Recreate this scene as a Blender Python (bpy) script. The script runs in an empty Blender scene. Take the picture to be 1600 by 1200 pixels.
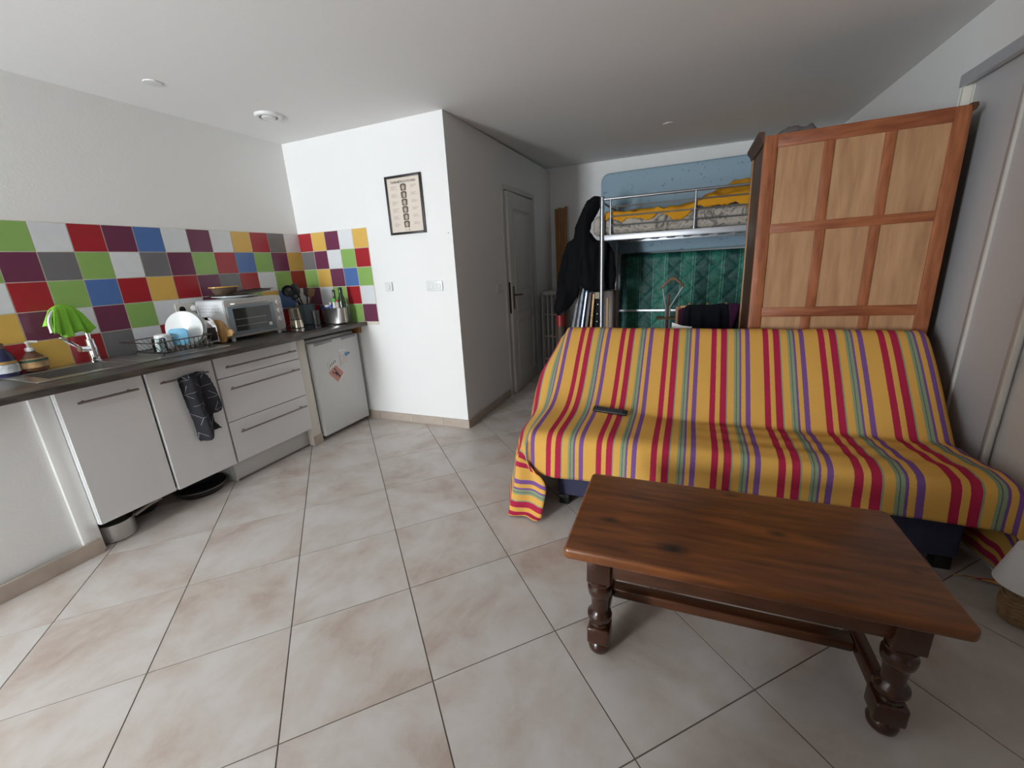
import bpy, bmesh, math, random
from mathutils import Vector, Matrix, noise
R = math.radians
random.seed(7)
SC = bpy.context.scene
COL = SC.collection
H, XK, YB, XC, YF = 2.333, -1.528, 2.444, 2.836, -3.1
YE, XE = -6.2, 0.95                          # unseen entrance passage, made up to shape the daylight: far end, right side

# ------------------------------------------------------------------ camera
cam = bpy.data.cameras.new('camera')
cam.sensor_fit = 'HORIZONTAL'; cam.sensor_width = 36.0
cam.lens = 652.7 / 1600 * 36.0
cam.clip_start = 0.02
camo = bpy.data.objects.new('camera', cam); COL.objects.link(camo)
rt = Vector((0.924, 0.380, -0.051)).normalized()
fw = Vector((-0.378, 0.883, -0.277)).normalized()
up = rt.cross(fw).normalized(); rt = fw.cross(up).normalized()
camo.matrix_world = Matrix(((rt.x, up.x, -fw.x, 1.629), (rt.y, up.y, -fw.y, -2.846), (rt.z, up.z, -fw.z, 1.302), (0, 0, 0, 1)))
SC.camera = camo

# ------------------------------------------------------------------ light
DX0, DX1, DZ = -1.50, -0.80, 2.16            # the glazed door behind the camera
w = bpy.data.worlds.new('sky'); SC.world = w; w.use_nodes = True
bg = w.node_tree.nodes['Background']
bg.inputs[0].default_value = (0.62, 0.78, 1.0, 1); bg.inputs[1].default_value = 1.2
L = bpy.data.lights.new('daylight', 'AREA'); L.shape = 'RECTANGLE'; L.size = DX1 - DX0 - 0.02; L.size_y = DZ - 0.08
L.energy = 330; L.color = (0.92, 0.96, 1.0); L.spread = R(180)
lo = bpy.data.objects.new('daylight', L); COL.objects.link(lo)
lo.location = ((DX0 + DX1) / 2, YE - 0.16, DZ / 2 + 0.03); lo.rotation_euler = (R(90), 0, R(0))
SC.view_settings.view_transform = 'Standard'; SC.view_settings.look = 'None'
SC.view_settings.exposure = 0.0; SC.view_settings.gamma = 1.0
SC.view_settings.use_curve_mapping = False

# ------------------------------------------------------------------ materials
MATS = {}
def srgb(h):
    c = [int(h[i:i + 2], 16) / 255 for i in (0, 2, 4)]
    return tuple(x / 12.92 if x <= 0.04045 else ((x + 0.055) / 1.055) ** 2.4 for x in c) + (1,)
def mat(name, col, rough=0.5, metal=0.0, bump=0.0, bscale=60.0, var=0.0, vscale=4.0, spec=0.5, stretch=(1, 1, 1), trans=0.0, alpha=1.0, coat=0.0):
    if name in MATS: return MATS[name]
    m = bpy.data.materials.new(name); m.use_nodes = True; MATS[name] = m
    nt = m.node_tree; N = nt.nodes; b = N['Principled BSDF']
    c = srgb(col) if isinstance(col, str) else tuple(col) + (1,)
    b.inputs['Base Color'].default_value = c; b.inputs['Roughness'].default_value = rough
    b.inputs['Metallic'].default_value = metal; b.inputs['Specular IOR Level'].default_value = spec
    b.inputs['Transmission Weight'].default_value = trans; b.inputs['Alpha'].default_value = alpha
    b.inputs['Coat Weight'].default_value = coat
    if var or bump:
        tc = N.new('ShaderNodeTexCoord'); mp = N.new('ShaderNodeMapping'); mp.inputs['Scale'].default_value = stretch
        nt.links.new(tc.outputs['Object'], mp.inputs[0])
    if var:
        n = N.new('ShaderNodeTexNoise'); n.inputs['Scale'].default_value = vscale; n.inputs['Detail'].default_value = 5
        nt.links.new(mp.outputs[0], n.inputs['Vector'])
        r = N.new('ShaderNodeValToRGB')
        r.color_ramp.elements[0].position = 0.3; r.color_ramp.elements[1].position = 0.7
        r.color_ramp.elements[0].color = tuple(x * (1 - var) for x in c[:3]) + (1,)
        r.color_ramp.elements[1].color = tuple(min(1, x * (1 + var)) for x in c[:3]) + (1,)
        nt.links.new(n.outputs['Fac'], r.inputs[0]); nt.links.new(r.outputs[0], b.inputs['Base Color'])
    if bump:
        n2 = N.new('ShaderNodeTexNoise'); n2.inputs['Scale'].default_value = bscale; n2.inputs['Detail'].default_value = 3
        nt.links.new(mp.outputs[0], n2.inputs['Vector'])
        bp = N.new('ShaderNodeBump'); bp.inputs['Strength'].default_value = bump; bp.inputs['Distance'].default_value = 0.01
        nt.links.new(n2.outputs['Fac'], bp.inputs['Height']); nt.links.new(bp.outputs[0], b.inputs['Normal'])
    return m
def wood(name, dark, light, grain='X', rough=0.4, scale=9.0, coat=0.0, knots=()):
    if name in MATS: return MATS[name]
    m = bpy.data.materials.new(name); m.use_nodes = True; MATS[name] = m
    nt = m.node_tree; N = nt.nodes; b = N['Principled BSDF']; k = nt.links.new
    b.inputs['Roughness'].default_value = rough; b.inputs['Coat Weight'].default_value = coat
    b.inputs['Coat Roughness'].default_value = 0.25
    tc = N.new('ShaderNodeTexCoord'); oi = N.new('ShaderNodeObjectInfo')
    sc = N.new('ShaderNodeVectorMath'); sc.operation = 'SCALE'; sc.inputs[0].default_value = (7, 5, 3)
    k(oi.outputs['Random'], sc.inputs['Scale'])
    ad = N.new('ShaderNodeVectorMath'); ad.operation = 'ADD'; k(tc.outputs['Object'], ad.inputs[0]); k(sc.outputs[0], ad.inputs[1])
    mp = N.new('ShaderNodeMapping'); s = [scale] * 3; s['XYZ'.index(grain)] = scale * 0.12
    mp.inputs['Scale'].default_value = s; k(ad.outputs[0], mp.inputs[0])
    n = N.new('ShaderNodeTexNoise'); n.inputs['Scale'].default_value = 1.6; n.inputs['Detail'].default_value = 6; n.inputs['Distortion'].default_value = 1.2
    k(mp.outputs[0], n.inputs['Vector'])
    wv = N.new('ShaderNodeTexNoise'); wv.inputs['Scale'].default_value = 7.0; wv.inputs['Detail'].default_value = 4
    k(mp.outputs[0], wv.inputs['Vector'])
    mx = N.new('ShaderNodeMath'); mx.operation = 'MULTIPLY_ADD'; mx.inputs[1].default_value = 0.45
    k(wv.outputs['Fac'], mx.inputs[0])
    m2 = N.new('ShaderNodeMath'); m2.operation = 'MULTIPLY'; m2.inputs[1].default_value = 0.6; k(n.outputs['Fac'], m2.inputs[0]); k(m2.outputs[0], mx.inputs[2])
    r = N.new('ShaderNodeValToRGB'); e = r.color_ramp.elements
    e[0].position = 0.36; e[1].position = 0.68; e[0].color = srgb(dark); e[1].color = srgb(light)
    k(mx.outputs[0], r.inputs[0]); out = r.outputs[0]
    for (kx, ky, kz, kr) in knots:
        sb = N.new('ShaderNodeVectorMath'); sb.operation = 'SUBTRACT'; sb.inputs[1].default_value = (kx, ky, kz); k(tc.outputs['Object'], sb.inputs[0])
        sm = N.new('ShaderNodeVectorMath'); sm.operation = 'MULTIPLY'; sm.inputs[1].default_value = (0.6, 1, 0.2); k(sb.outputs[0], sm.inputs[0])
        ln = N.new('ShaderNodeVectorMath'); ln.operation = 'LENGTH'; k(sm.outputs[0], ln.inputs[0])
        an = N.new('ShaderNodeMath'); an.operation = 'MULTIPLY_ADD'; an.inputs[1].default_value = 0.02; k(wv.outputs['Fac'], an.inputs[0]); k(ln.outputs['Value'], an.inputs[2])
        mr = N.new('ShaderNodeMapRange'); mr.inputs['From Min'].default_value = 0.008 + kr * 0.3; mr.inputs['From Max'].default_value = 0.012 + kr * 1.6
        mr.inputs['To Min'].default_value = 0.95; mr.inputs['To Max'].default_value = 0
        k(an.outputs[0], mr.inputs['Value'])
        mc = N.new('ShaderNodeMix'); mc.data_type = 'RGBA'; k(mr.outputs[0], mc.inputs['Factor']); k(out, mc.inputs['A'])
        mc.inputs['B'].default_value = (0.012, 0.006, 0.004, 1); out = mc.outputs['Result']
    k(out, b.inputs['Base Color'])
    bp = N.new('ShaderNodeBump'); bp.inputs['Strength'].default_value = 0.08; bp.inputs['Distance'].default_value = 0.01
    k(mx.outputs[0], bp.inputs['Height']); k(bp.outputs[0], b.inputs['Normal'])
    return m
def stripes(name, stops, period, offset, uvaxis=0, rough=0.85, weave=0.25):
    m = bpy.data.materials.new(name); m.use_nodes = True; MATS[name] = m
    nt = m.node_tree; N = nt.nodes; b = N['Principled BSDF']; k = nt.links.new
    b.inputs['Roughness'].default_value = rough; b.inputs['Specular IOR Level'].default_value = 0.1
    uv = N.new('ShaderNodeUVMap'); sp = N.new('ShaderNodeSeparateXYZ'); k(uv.outputs[0], sp.inputs[0])
    a = N.new('ShaderNodeMath'); a.operation = 'MULTIPLY_ADD'; a.inputs[1].default_value = 1 / period; a.inputs[2].default_value = -offset / period + 40
    n0 = N.new('ShaderNodeTexNoise'); n0.inputs['Scale'].default_value = 160; k(uv.outputs[0], n0.inputs['Vector'])
    j = N.new('ShaderNodeMath'); j.operation = 'MULTIPLY_ADD'; j.inputs[1].default_value = 0.004; k(n0.outputs['Fac'], j.inputs[0]); k(sp.outputs[uvaxis], j.inputs[2])
    k(j.outputs[0], a.inputs[0])
    f = N.new('ShaderNodeMath'); f.operation = 'FRACT'; k(a.outputs[0], f.inputs[0])
    r = N.new('ShaderNodeValToRGB'); r.color_ramp.interpolation = 'CONSTANT'; e = r.color_ramp.elements
    e[0].position = 0; e[0].color = srgb(stops[0][1]); e[1].position = stops[1][0] / period; e[1].color = srgb(stops[1][1])
    for p, c in stops[2:]:
        q = e.new(p / period); q.color = srgb(c)
    k(f.outputs[0], r.inputs[0])
    n1 = N.new('ShaderNodeTexNoise'); n1.inputs['Scale'].default_value = 300; k(uv.outputs[0], n1.inputs['Vector'])
    hs = N.new('ShaderNodeMapRange'); hs.inputs['To Min'].default_value = 0.8; hs.inputs['To Max'].default_value = 1.2; k(n1.outputs['Fac'], hs.inputs['Value'])
    mm = N.new('ShaderNodeMix'); mm.data_type = 'RGBA'; mm.blend_type = 'MULTIPLY'; mm.inputs['Factor'].default_value = 1.0
    k(r.outputs[0], mm.inputs['A']); k(hs.outputs[0], mm.inputs['B'])
    k(mm.outputs['Result'], b.inputs['Base Color'])
    bp = N.new('ShaderNodeBump'); bp.inputs['Strength'].default_value = weave; bp.inputs['Distance'].default_value = 0.004
    k(n1.outputs['Fac'], bp.inputs['Height']); k(bp.outputs[0], b.inputs['Normal'])
    return m
def patched(name, cols, scale, rough=0.85, bump=0.2, detail=4, distort=0.0, stretch=(1, 1, 1), rnd=False, lo=0.35, hi=0.65, bscale=None):
    """noise ramp over several colours"""
    m = bpy.data.materials.new(name); m.use_nodes = True; MATS[name] = m
    nt = m.node_tree; N = nt.nodes; b = N['Principled BSDF']; k = nt.links.new
    b.inputs['Roughness'].default_value = rough
    tc = N.new('ShaderNodeTexCoord'); mp = N.new('ShaderNodeMapping'); mp.inputs['Scale'].default_value = stretch
    src = tc.outputs['Object']
    if rnd:
        oi = N.new('ShaderNodeObjectInfo'); sc = N.new('ShaderNodeVectorMath'); sc.operation = 'SCALE'; sc.inputs[0].default_value = (31, 17, 9)
        k(oi.outputs['Random'], sc.inputs['Scale']); ad = N.new('ShaderNodeVectorMath'); k(src, ad.inputs[0]); k(sc.outputs[0], ad.inputs[1]); src = ad.outputs[0]
    k(src, mp.inputs[0])
    n = N.new('ShaderNodeTexNoise'); n.inputs['Scale'].default_value = scale; n.inputs['Detail'].default_value = detail; n.inputs['Distortion'].default_value = distort
    n.inputs['Roughness'].default_value = 0.6
    k(mp.outputs[0], n.inputs['Vector'])
    r = N.new('ShaderNodeValToRGB'); e = r.color_ramp.elements
    e[0].position = lo; e[0].color = srgb(cols[0]); e[1].position = hi; e[1].color = srgb(cols[-1])
    for i, c in enumerate(cols[1:-1]):
        q = e.new(lo + (hi - lo) * (i + 1) / (len(cols) - 1)); q.color = srgb(c)
    k(n.outputs['Fac'], r.inputs[0]); k(r.outputs[0], b.inputs['Base Color'])
    if bump:
        hsrc = n.outputs['Fac']
        if bscale:
            n3 = N.new('ShaderNodeTexNoise'); n3.inputs['Scale'].default_value = bscale; k(mp.outputs[0], n3.inputs['Vector']); hsrc = n3.outputs['Fac']
        bp = N.new('ShaderNodeBump'); bp.inputs['Strength'].default_value = bump; bp.inputs['Distance'].default_value = 0.01
        k(hsrc, bp.inputs['Height']); k(bp.outputs[0], b.inputs['Normal'])
    return m

M_wall = mat('white wall paint', (0.845, 0.84, 0.825), 0.75, bump=0.06, bscale=90)
M_ceil = mat('ceiling paint', (0.82, 0.81, 0.80), 0.85, bump=0.04, bscale=70)
M_floor = patched('beige stone tile', ['B4A297', 'C4B9B0', 'CCC5BF', 'D1CCC8'], 3.4, 0.36, 0.02, 10, 0.25, (1, 1.25, 1), True, 0.32, 0.68)
M_grout = mat('floor grout', '6A6058', 0.9)
M_skirt = mat('skirting tile', 'B5A699', 0.45, var=0.12, vscale=9)
M_white = mat('white lacquer', (0.74, 0.735, 0.73), 0.3)
M_cream = mat('cream painted plaster', (0.76, 0.72, 0.64), 0.7, bump=0.05)
M_counter = patched('dark slate laminate', ['38332F', '4A4440', '5A534E'], 7, 0.32, 0.05, 6, 0.4, (6, 1, 6))
M_steel = mat('brushed steel', (0.56, 0.55, 0.53), 0.32, 1.0)
M_chrome = mat('chrome', (0.8, 0.8, 0.82), 0.08, 1.0)
M_handle = mat('satin handle metal', '8B7F7C', 0.35, 0.7)
M_greymetal = mat('silver grey tube', (0.42, 0.44, 0.47), 0.3, 0.85)
M_palemetal = mat('pale silver sheet', (0.62, 0.64, 0.68), 0.35, 0.5)
M_black = mat('black plastic', (0.012, 0.012, 0.013), 0.4)
M_blackcloth = mat('black cloth', (0.010, 0.010, 0.012), 0.9, spec=0.1, bump=0.3, bscale=40)
M_dark = mat('matte black and slot shade', (0.01, 0.009, 0.008), 0.9)  # a frame's own black; also paints the shade in slots and outlet
M_plast = mat('white plastic', (0.76, 0.76, 0.75), 0.35)
M_fridge = mat('fridge enamel', (0.66, 0.66, 0.65), 0.35)
M_greyplast = mat('grey plastic', '9A969C', 0.45)
M_ceram = mat('white ceramic', (0.8, 0.81, 0.8), 0.15)
M_paper = mat('white paper', (0.8, 0.79, 0.76), 0.7)
def glassy(name, col, rough=0.05, a=0.85):
    m = bpy.data.materials.new(name); m.use_nodes = True; nt = m.node_tree; N = nt.nodes
    t = N.new('ShaderNodeBsdfTransparent'); t.inputs[0].default_value = tuple(col) + (1,)
    g = N.new('ShaderNodeBsdfGlossy'); g.inputs['Roughness'].default_value = rough
    fr = N.new('ShaderNodeFresnel'); mx = N.new('ShaderNodeMixShader'); fr.inputs[0].default_value = 1.45
    nt.links.new(fr.outputs[0], mx.inputs[0]); nt.links.new(t.outputs[0], mx.inputs[1]); nt.links.new(g.outputs[0], mx.inputs[2])
    nt.links.new(mx.outputs[0], N['Material Output'].inputs[0]); return m
M_pane = glassy('window glass', (0.97, 0.98, 0.98))
M_glass = glassy('clear glass', (0.86, 0.9, 0.9))

# ------------------------------------------------------------------ mesh helpers
class MB:
    def __init__(s): s.v = []; s.f = []; s.uv = None
    def add(s, vs, fs):
        o = len(s.v); s.v += [Vector(p) for p in vs]; s.f += [tuple(i + o for i in f) for f in fs]; return s
    def box(s, x0, x1, y0, y1, z0, z1):
        return s.add([(x0, y0, z0), (x1, y0, z0), (x1, y1, z0), (x0, y1, z0), (x0, y0, z1), (x1, y0, z1), (x1, y1, z1), (x0, y1, z1)],
                     [(0, 3, 2, 1), (4, 5, 6, 7), (0, 1, 5, 4), (1, 2, 6, 5), (2, 3, 7, 6), (3, 0, 4, 7)])
    def obox(s, M, sx, sy, sz):
        b = MB().box(-sx / 2, sx / 2, -sy / 2, sy / 2, -sz / 2, sz / 2); return s.add([M @ p for p in b.v], b.f)
    def prism(s, poly, z0, z1, fn=lambda a, b, c: (a, b, c)):
        n = len(poly)
        return s.add([fn(a, b, z0) for a, b in poly] + [fn(a, b, z1) for a, b in poly],
                     [tuple(range(n - 1, -1, -1)), tuple(range(n, 2 * n))] + [(i, (i + 1) % n, n + (i + 1) % n, n + i) for i in range(n)])
    def tube(s, path, r, n=8, cap=True, closed=False):
        P = [Vector(p) for p in path]; m = len(P); rs = r if isinstance(r, (list, tuple)) else [r] * m
        vs = []; ref = None
        for i, p in enumerate(P):
            if closed: t = P[(i + 1) % m] - P[i - 1]
            else: t = P[min(i + 1, m - 1)] - P[max(i - 1, 0)]
            t.normalize()
            if ref is None:
                ref = Vector((0, 0, 1)) if abs(t.z) < 0.9 else Vector((1, 0, 0))
            a = (ref - t * ref.dot(t)).normalized(); b = t.cross(a); ref = a
            vs += [p + (a * math.cos(2 * math.pi * j / n) + b * math.sin(2 * math.pi * j / n)) * rs[i] for j in range(n)]
        fs = []
        for i in range(m if closed else m - 1):
            i2 = (i + 1) % m
            fs += [(i * n + j, i * n + (j + 1) % n, i2 * n + (j + 1) % n, i2 * n + j) for j in range(n)]
        if cap and not closed: fs += [tuple(range(n - 1, -1, -1)), tuple(range((m - 1) * n, m * n))]
        return s.add(vs, fs)
    def lathe(s, prof, c=(0, 0, 0), n=20, M=None, sx=1, sy=1):
        vs = []; fs = []; m = len(prof)
        for r, z in prof:
            r = max(r, 1e-4)
            vs += [Vector((r * sx * math.cos(2 * math.pi * j / n), r * sy * math.sin(2 * math.pi * j / n), z)) for j in range(n)]
        if M is not None: vs = [M @ p for p in vs]
        vs = [p + Vector(c) for p in vs]
        for i in range(m - 1):
            fs += [(i * n + j, i * n + (j + 1) % n, (i + 1) * n + (j + 1) % n, (i + 1) * n + j) for j in range(n)]
        fs += [tuple(range(n - 1, -1, -1)), tuple(range((m - 1) * n, m * n))]
        return s.add(vs, fs)
    def cyl(s, a, b, r, n=14): return s.tube([a, b], r, n)
    def grid(s, rows, uvs=None):
        o = len(s.v); h = len(rows); w = len(rows[0])
        fs = [(i * w + j, i * w + j + 1, (i + 1) * w + j + 1, (i + 1) * w + j) for i in range(h - 1) for j in range(w - 1)]
        s.add([p for r in rows for p in r], fs)
        if uvs: s.uv = [u for r in uvs for u in r]
        return s
    def xf(s, M): s.v = [M @ p for p in s.v]; return s
FR = {}
def link(o): COL.objects.link(o); return o
def build(mb, name, m, parent=None, bevel=0.0, seg=2, smooth=True, angle=38, label=None, solid=0.0, subsurf=0):
    vs = mb.v
    lo_ = Vector((min(p.x for p in vs), min(p.y for p in vs), min(p.z for p in vs)))
    hi_ = Vector((max(p.x for p in vs), max(p.y for p in vs), max(p.z for p in vs)))
    c = Vector(((lo_.x + hi_.x) / 2, (lo_.y + hi_.y) / 2, lo_.z))
    me = bpy.data.meshes.new(name)
    me.from_pydata([p - c for p in vs], [], mb.f)
    if mb.uv:
        ul = me.uv_layers.new(name='UVMap')
        for lp in me.loops: ul.data[lp.index].uv = mb.uv[lp.vertex_index]
    if bevel or not mb.uv:
        bm = bmesh.new(); bm.from_mesh(me)
        bmesh.ops.recalc_face_normals(bm, faces=bm.faces)
        if bevel:
            ed = [e for e in bm.edges if len(e.link_faces) == 2 and e.calc_face_angle(0) > R(35)]
            bmesh.ops.bevel(bm, geom=ed, offset=bevel, segments=seg, affect='EDGES', profile=0.5, clamp_overlap=True)
        bm.to_mesh(me); bm.free()
    if smooth:
        me.polygons.foreach_set('use_smooth', [True] * len(me.polygons))
        me.set_sharp_from_angle(angle=R(angle))
    me.materials.append(m)
    o = link(bpy.data.objects.new(name, me))
    off = FR[parent] if parent is not None else Vector((0, 0, 0))
    o.location = c - off
    if parent is not None: o.parent = parent
    FR[o] = c
    if solid:
        sm = o.modifiers.new('thickness', 'SOLIDIFY'); sm.thickness = solid; sm.offset = 0
    if subsurf:
        ss = o.modifiers.new('smooth', 'SUBSURF'); ss.levels = subsurf; ss.render_levels = subsurf
    if label: o['label'] = label
    return o
def tag(o, label, cat, group=None):
    o['label'] = label; o['category'] = cat
    if group: o['group'] = group
    return o
def thing(name, label, cat, loc, rot=None, group=None, world=True):
    o = link(bpy.data.objects.new(name, None)); o.location = loc; o.empty_display_size = 0.05
    if rot: o.rotation_euler = rot
    FR[o] = Vector(loc) if (world and not rot) else Vector((0, 0, 0))
    return tag(o, label, cat, group)
def struct(o): o['kind'] = 'structure'; return o
def copy_at(o, loc, parent=None):
    c = link(o.copy()); c.location = loc
    if parent is not None: c.parent = parent
    return c
def clip_half(poly, nx, ny, d):          # keep nx*x+ny*y<=d
    out = []
    for i in range(len(poly)):
        a, b = poly[i], poly[(i + 1) % len(poly)]
        da, db = nx * a[0] + ny * a[1] - d, nx * b[0] + ny * b[1] - d
        if da <= 0: out.append(a)
        if (da < 0 < db) or (db < 0 < da):
            t = da / (da - db); out.append((a[0] + t * (b[0] - a[0]), a[1] + t * (b[1] - a[1])))
    return out
def clip_rect(poly, x0, x1, y0, y1):
    for a in ((-1, 0, -x0), (1, 0, x1), (0, -1, -y0), (0, 1, y1)):
        if poly: poly = clip_half(poly, *a)
    return poly
def area2(p): return abs(sum(p[i][0] * p[(i + 1) % len(p)][1] - p[(i + 1) % len(p)][0] * p[i][1] for i in range(len(p)))) / 2 if len(p) > 2 else 0
def smoothstep(a, b, x):
    t = max(0, min(1, (x - a) / (b - a))); return t * t * (3 - 2 * t)
def nz(x, y, z=0): return noise.noise(Vector((x, y, z)))
def puff(poly, thick, fn, h=0.012, fold=0.0, ffreq=(14, 6), edge=0.05, seed=0):
    """closed, padded cloth body from an outline; fn(a,b,off) -> world point"""
    def inside(x, y):
        c = False; j = len(poly) - 1
        for i in range(len(poly)):
            xi, yi = poly[i]; xj, yj = poly[j]
            if (yi > y) != (yj > y) and x < (xj - xi) * (y - yi) / (yj - yi) + xi: c = not c
            j = i
        return c
    def near(x, y):
        best = (9, 0, 0)
        for i in range(len(poly)):
            ax, ay = poly[i]; bx, by = poly[(i + 1) % len(poly)]
            dx, dy = bx - ax, by - ay; l = dx * dx + dy * dy
            t = 0 if l == 0 else max(0, min(1, ((x - ax) * dx + (y - ay) * dy) / l))
            px, py = ax + t * dx, ay + t * dy; d = math.hypot(x - px, y - py)
            if d < best[0]: best = (d, px, py)
        return best
    x0 = min(p[0] for p in poly); x1 = max(p[0] for p in poly); y0 = min(p[1] for p in poly); y1 = max(p[1] for p in poly)
    nx, ny = int((x1 - x0) / h) + 2, int((y1 - y0) / h) + 2
    cells = [(i, j) for i in range(nx) for j in range(ny) if inside(x0 + (i + 0.5) * h, y0 + (j + 0.5) * h)]
    cs = set(cells); used = {}
    for i, j in cells:
        for di, dj in ((0, 0), (1, 0), (1, 1), (0, 1)): used[(i + di, j + dj)] = 0
    mb = MB(); F = {}; B = {}
    for (i, j) in used:
        brd = not all((i + a, j + b) in cs for a in (-1, 0) for b in (-1, 0))
        x, y = x0 + i * h, y0 + j * h; d, px, py = near(x, y)
        if brd:
            F[(i, j)] = B[(i, j)] = len(mb.v); mb.v.append(Vector(fn(px, py, 0)))
        else:
            t = thick * math.sqrt(min(1, d / edge))
            fo = fold * nz(x * ffreq[0] + seed, y * ffreq[1], seed) * min(1, d / edge)
            F[(i, j)] = len(mb.v); mb.v.append(Vector(fn(x, y, t + fo)))
            B[(i, j)] = len(mb.v); mb.v.append(Vector(fn(x, y, -t * 0.6 + fo)))
    for i, j in cells:
        q = [(i, j), (i + 1, j), (i + 1, j + 1), (i, j + 1)]
        mb.f.append(tuple(F[k] for k in q))
        fb = tuple(B[k] for k in reversed(q))
        if len(set(fb) - set(F[k] for k in q)) > 0 or True:
            if set(fb) != set(F[k] for k in q): mb.f.append(fb)
    return mb
def rrect(x0, x1, y0, y1, r, n=5):
    out = []
    for cx, cy, a0 in ((x1 - r, y0 + r, -90), (x1 - r, y1 - r, 0), (x0 + r, y1 - r, 90), (x0 + r, y0 + r, 180)):
        for i in range(n + 1):
            a = R(a0 + 90 * i / n); out.append((cx + r * math.cos(a), cy + r * math.sin(a)))
    return out
def plate_hole(mb, x0, x1, y0, y1, hx0, hx1, hy0, hy1, z0, z1):
    xs = [x0, hx0, hx1, x1]; ys = [y0, hy0, hy1, y1]
    o = [(x, y, z) for z in (z0, z1) for y in ys for x in xs]; f = []
    for i in range(3):
        for j in range(3):
            if i == 1 and j == 1: continue
            a = j * 4 + i; f += [(a, a + 4, a + 5, a + 1), (16 + a, 16 + a + 1, 16 + a + 5, 16 + a + 4)]
    def side(a, b): f.append((a, b, b + 16, a + 16))
    for i in range(3): side(i, i + 1); side(12 + i + 1, 12 + i); side(4 * i + 3, 4 * i + 7); side(4 * i + 4, 4 * i)
    side(6, 5); side(9, 10); side(10, 6); side(5, 9)
    return mb.add(o, f)
def text_mesh(body, size, name, fn, m, parent, extrude=0.0006, align='CENTER', sx=1.0, bold=0.0):
    cu = bpy.data.curves.new(name, 'FONT'); cu.body = body; cu.size = size; cu.align_x = align; cu.extrude = extrude; cu.resolution_u = 2; cu.offset = bold
    to = bpy.data.objects.new(name + '_curve', cu); COL.objects.link(to)
    bpy.context.view_layer.update()
    me = bpy.data.meshes.new_from_object(to.evaluated_get(bpy.context.evaluated_depsgraph_get()))
    mb = MB(); mb.v = [Vector(fn(v.co.x * sx, v.co.y, v.co.z)) for v in me.vertices]; mb.f = [tuple(p.vertices) for p in me.polygons]
    bpy.data.objects.remove(to); bpy.data.meshes.remove(me); bpy.data.curves.remove(cu)
    return build(mb, name, m, parent, smooth=False)

# ================================================================== STRUCTURE
wl = struct(build(MB().box(XK - 0.12, XK, YE, 0.0, 0, H), 'wall_left', M_wall, smooth=False))
wc = struct(build(MB().box(XK - 0.12, 0, 0, 0.12, 0, H), 'wall_center', M_wall, smooth=False))
DY0, DY1, DH = 0.975, 1.755, 1.955            # door leaf opening in the corridor wall
mb = MB().box(-0.22, 0, 0.12, DY0, 0, H).box(-0.22, 0, DY1, YB, 0, H).box(-0.22, 0, DY0, DY1, DH, H).box(-0.22, -0.16, DY0, DY1, 0, DH)
wcor = struct(build(mb, 'wall_corridor', M_wall, smooth=False))
struct(build(MB().box(-0.22, XC + 0.12, YB, YB + 0.12, 0, H + 0.05), 'wall_back', M_wall, smooth=False))
wr = struct(build(MB().box(XC, XC + 0.16, YF, -1.9, 0, H + 0.05).box(XC, XC + 0.16, 0.29, YB, 0, H + 0.05).box(XC, XC + 0.16, -1.9, 0.29, 2.05, H + 0.05).box(XC + 0.06, XC + 0.16, -1.9, 0.29, 0, 2.05), 'wall_right', M_wall, smooth=False))
struct(build(MB().box(XE, XC + 0.12, YF - 0.12, YF, 0, H), 'wall_front', M_wall, smooth=False))
struct(build(MB().box(XE, XE + 0.12, YE, YF - 0.12, 0, H), 'wall_passage_added', M_wall, smooth=False))  # unseen wall, added to keep daylight off the right side
mb = MB().box(XK - 0.12, DX0, YE - 0.12, YE, 0, H).box(DX1, XE + 0.12, YE - 0.12, YE, 0, H).box(DX0, DX1, YE - 0.12, YE, DZ, H)
struct(build(mb, 'wall_entrance', M_wall, smooth=False))
# ceiling: flat to the corridor corner, then a hair steeper behind the joint
rise = 0.035
mb = MB().box(XK - 0.12, XC + 0.12, YE - 0.12, 0.03, H, H + 0.1)
mb.add([(XK - 0.12, 0.03, H), (XC + 0.12, 0.03, H), (XC + 0.12, YB + 0.12, H + rise), (XK - 0.12, YB + 0.12, H + rise),
        (XK - 0.12, 0.03, H + 0.1), (XC + 0.12, 0.03, H + 0.1), (XC + 0.12, YB + 0.12, H + 0.1), (XK - 0.12, YB + 0.12, H + 0.1)],
       [(0, 3, 2, 1), (4, 5, 6, 7), (0, 1, 5, 4), (1, 2, 6, 5), (2, 3, 7, 6), (3, 0, 4, 7)])
struct(build(mb, 'ceiling', M_ceil, smooth=False))
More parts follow.
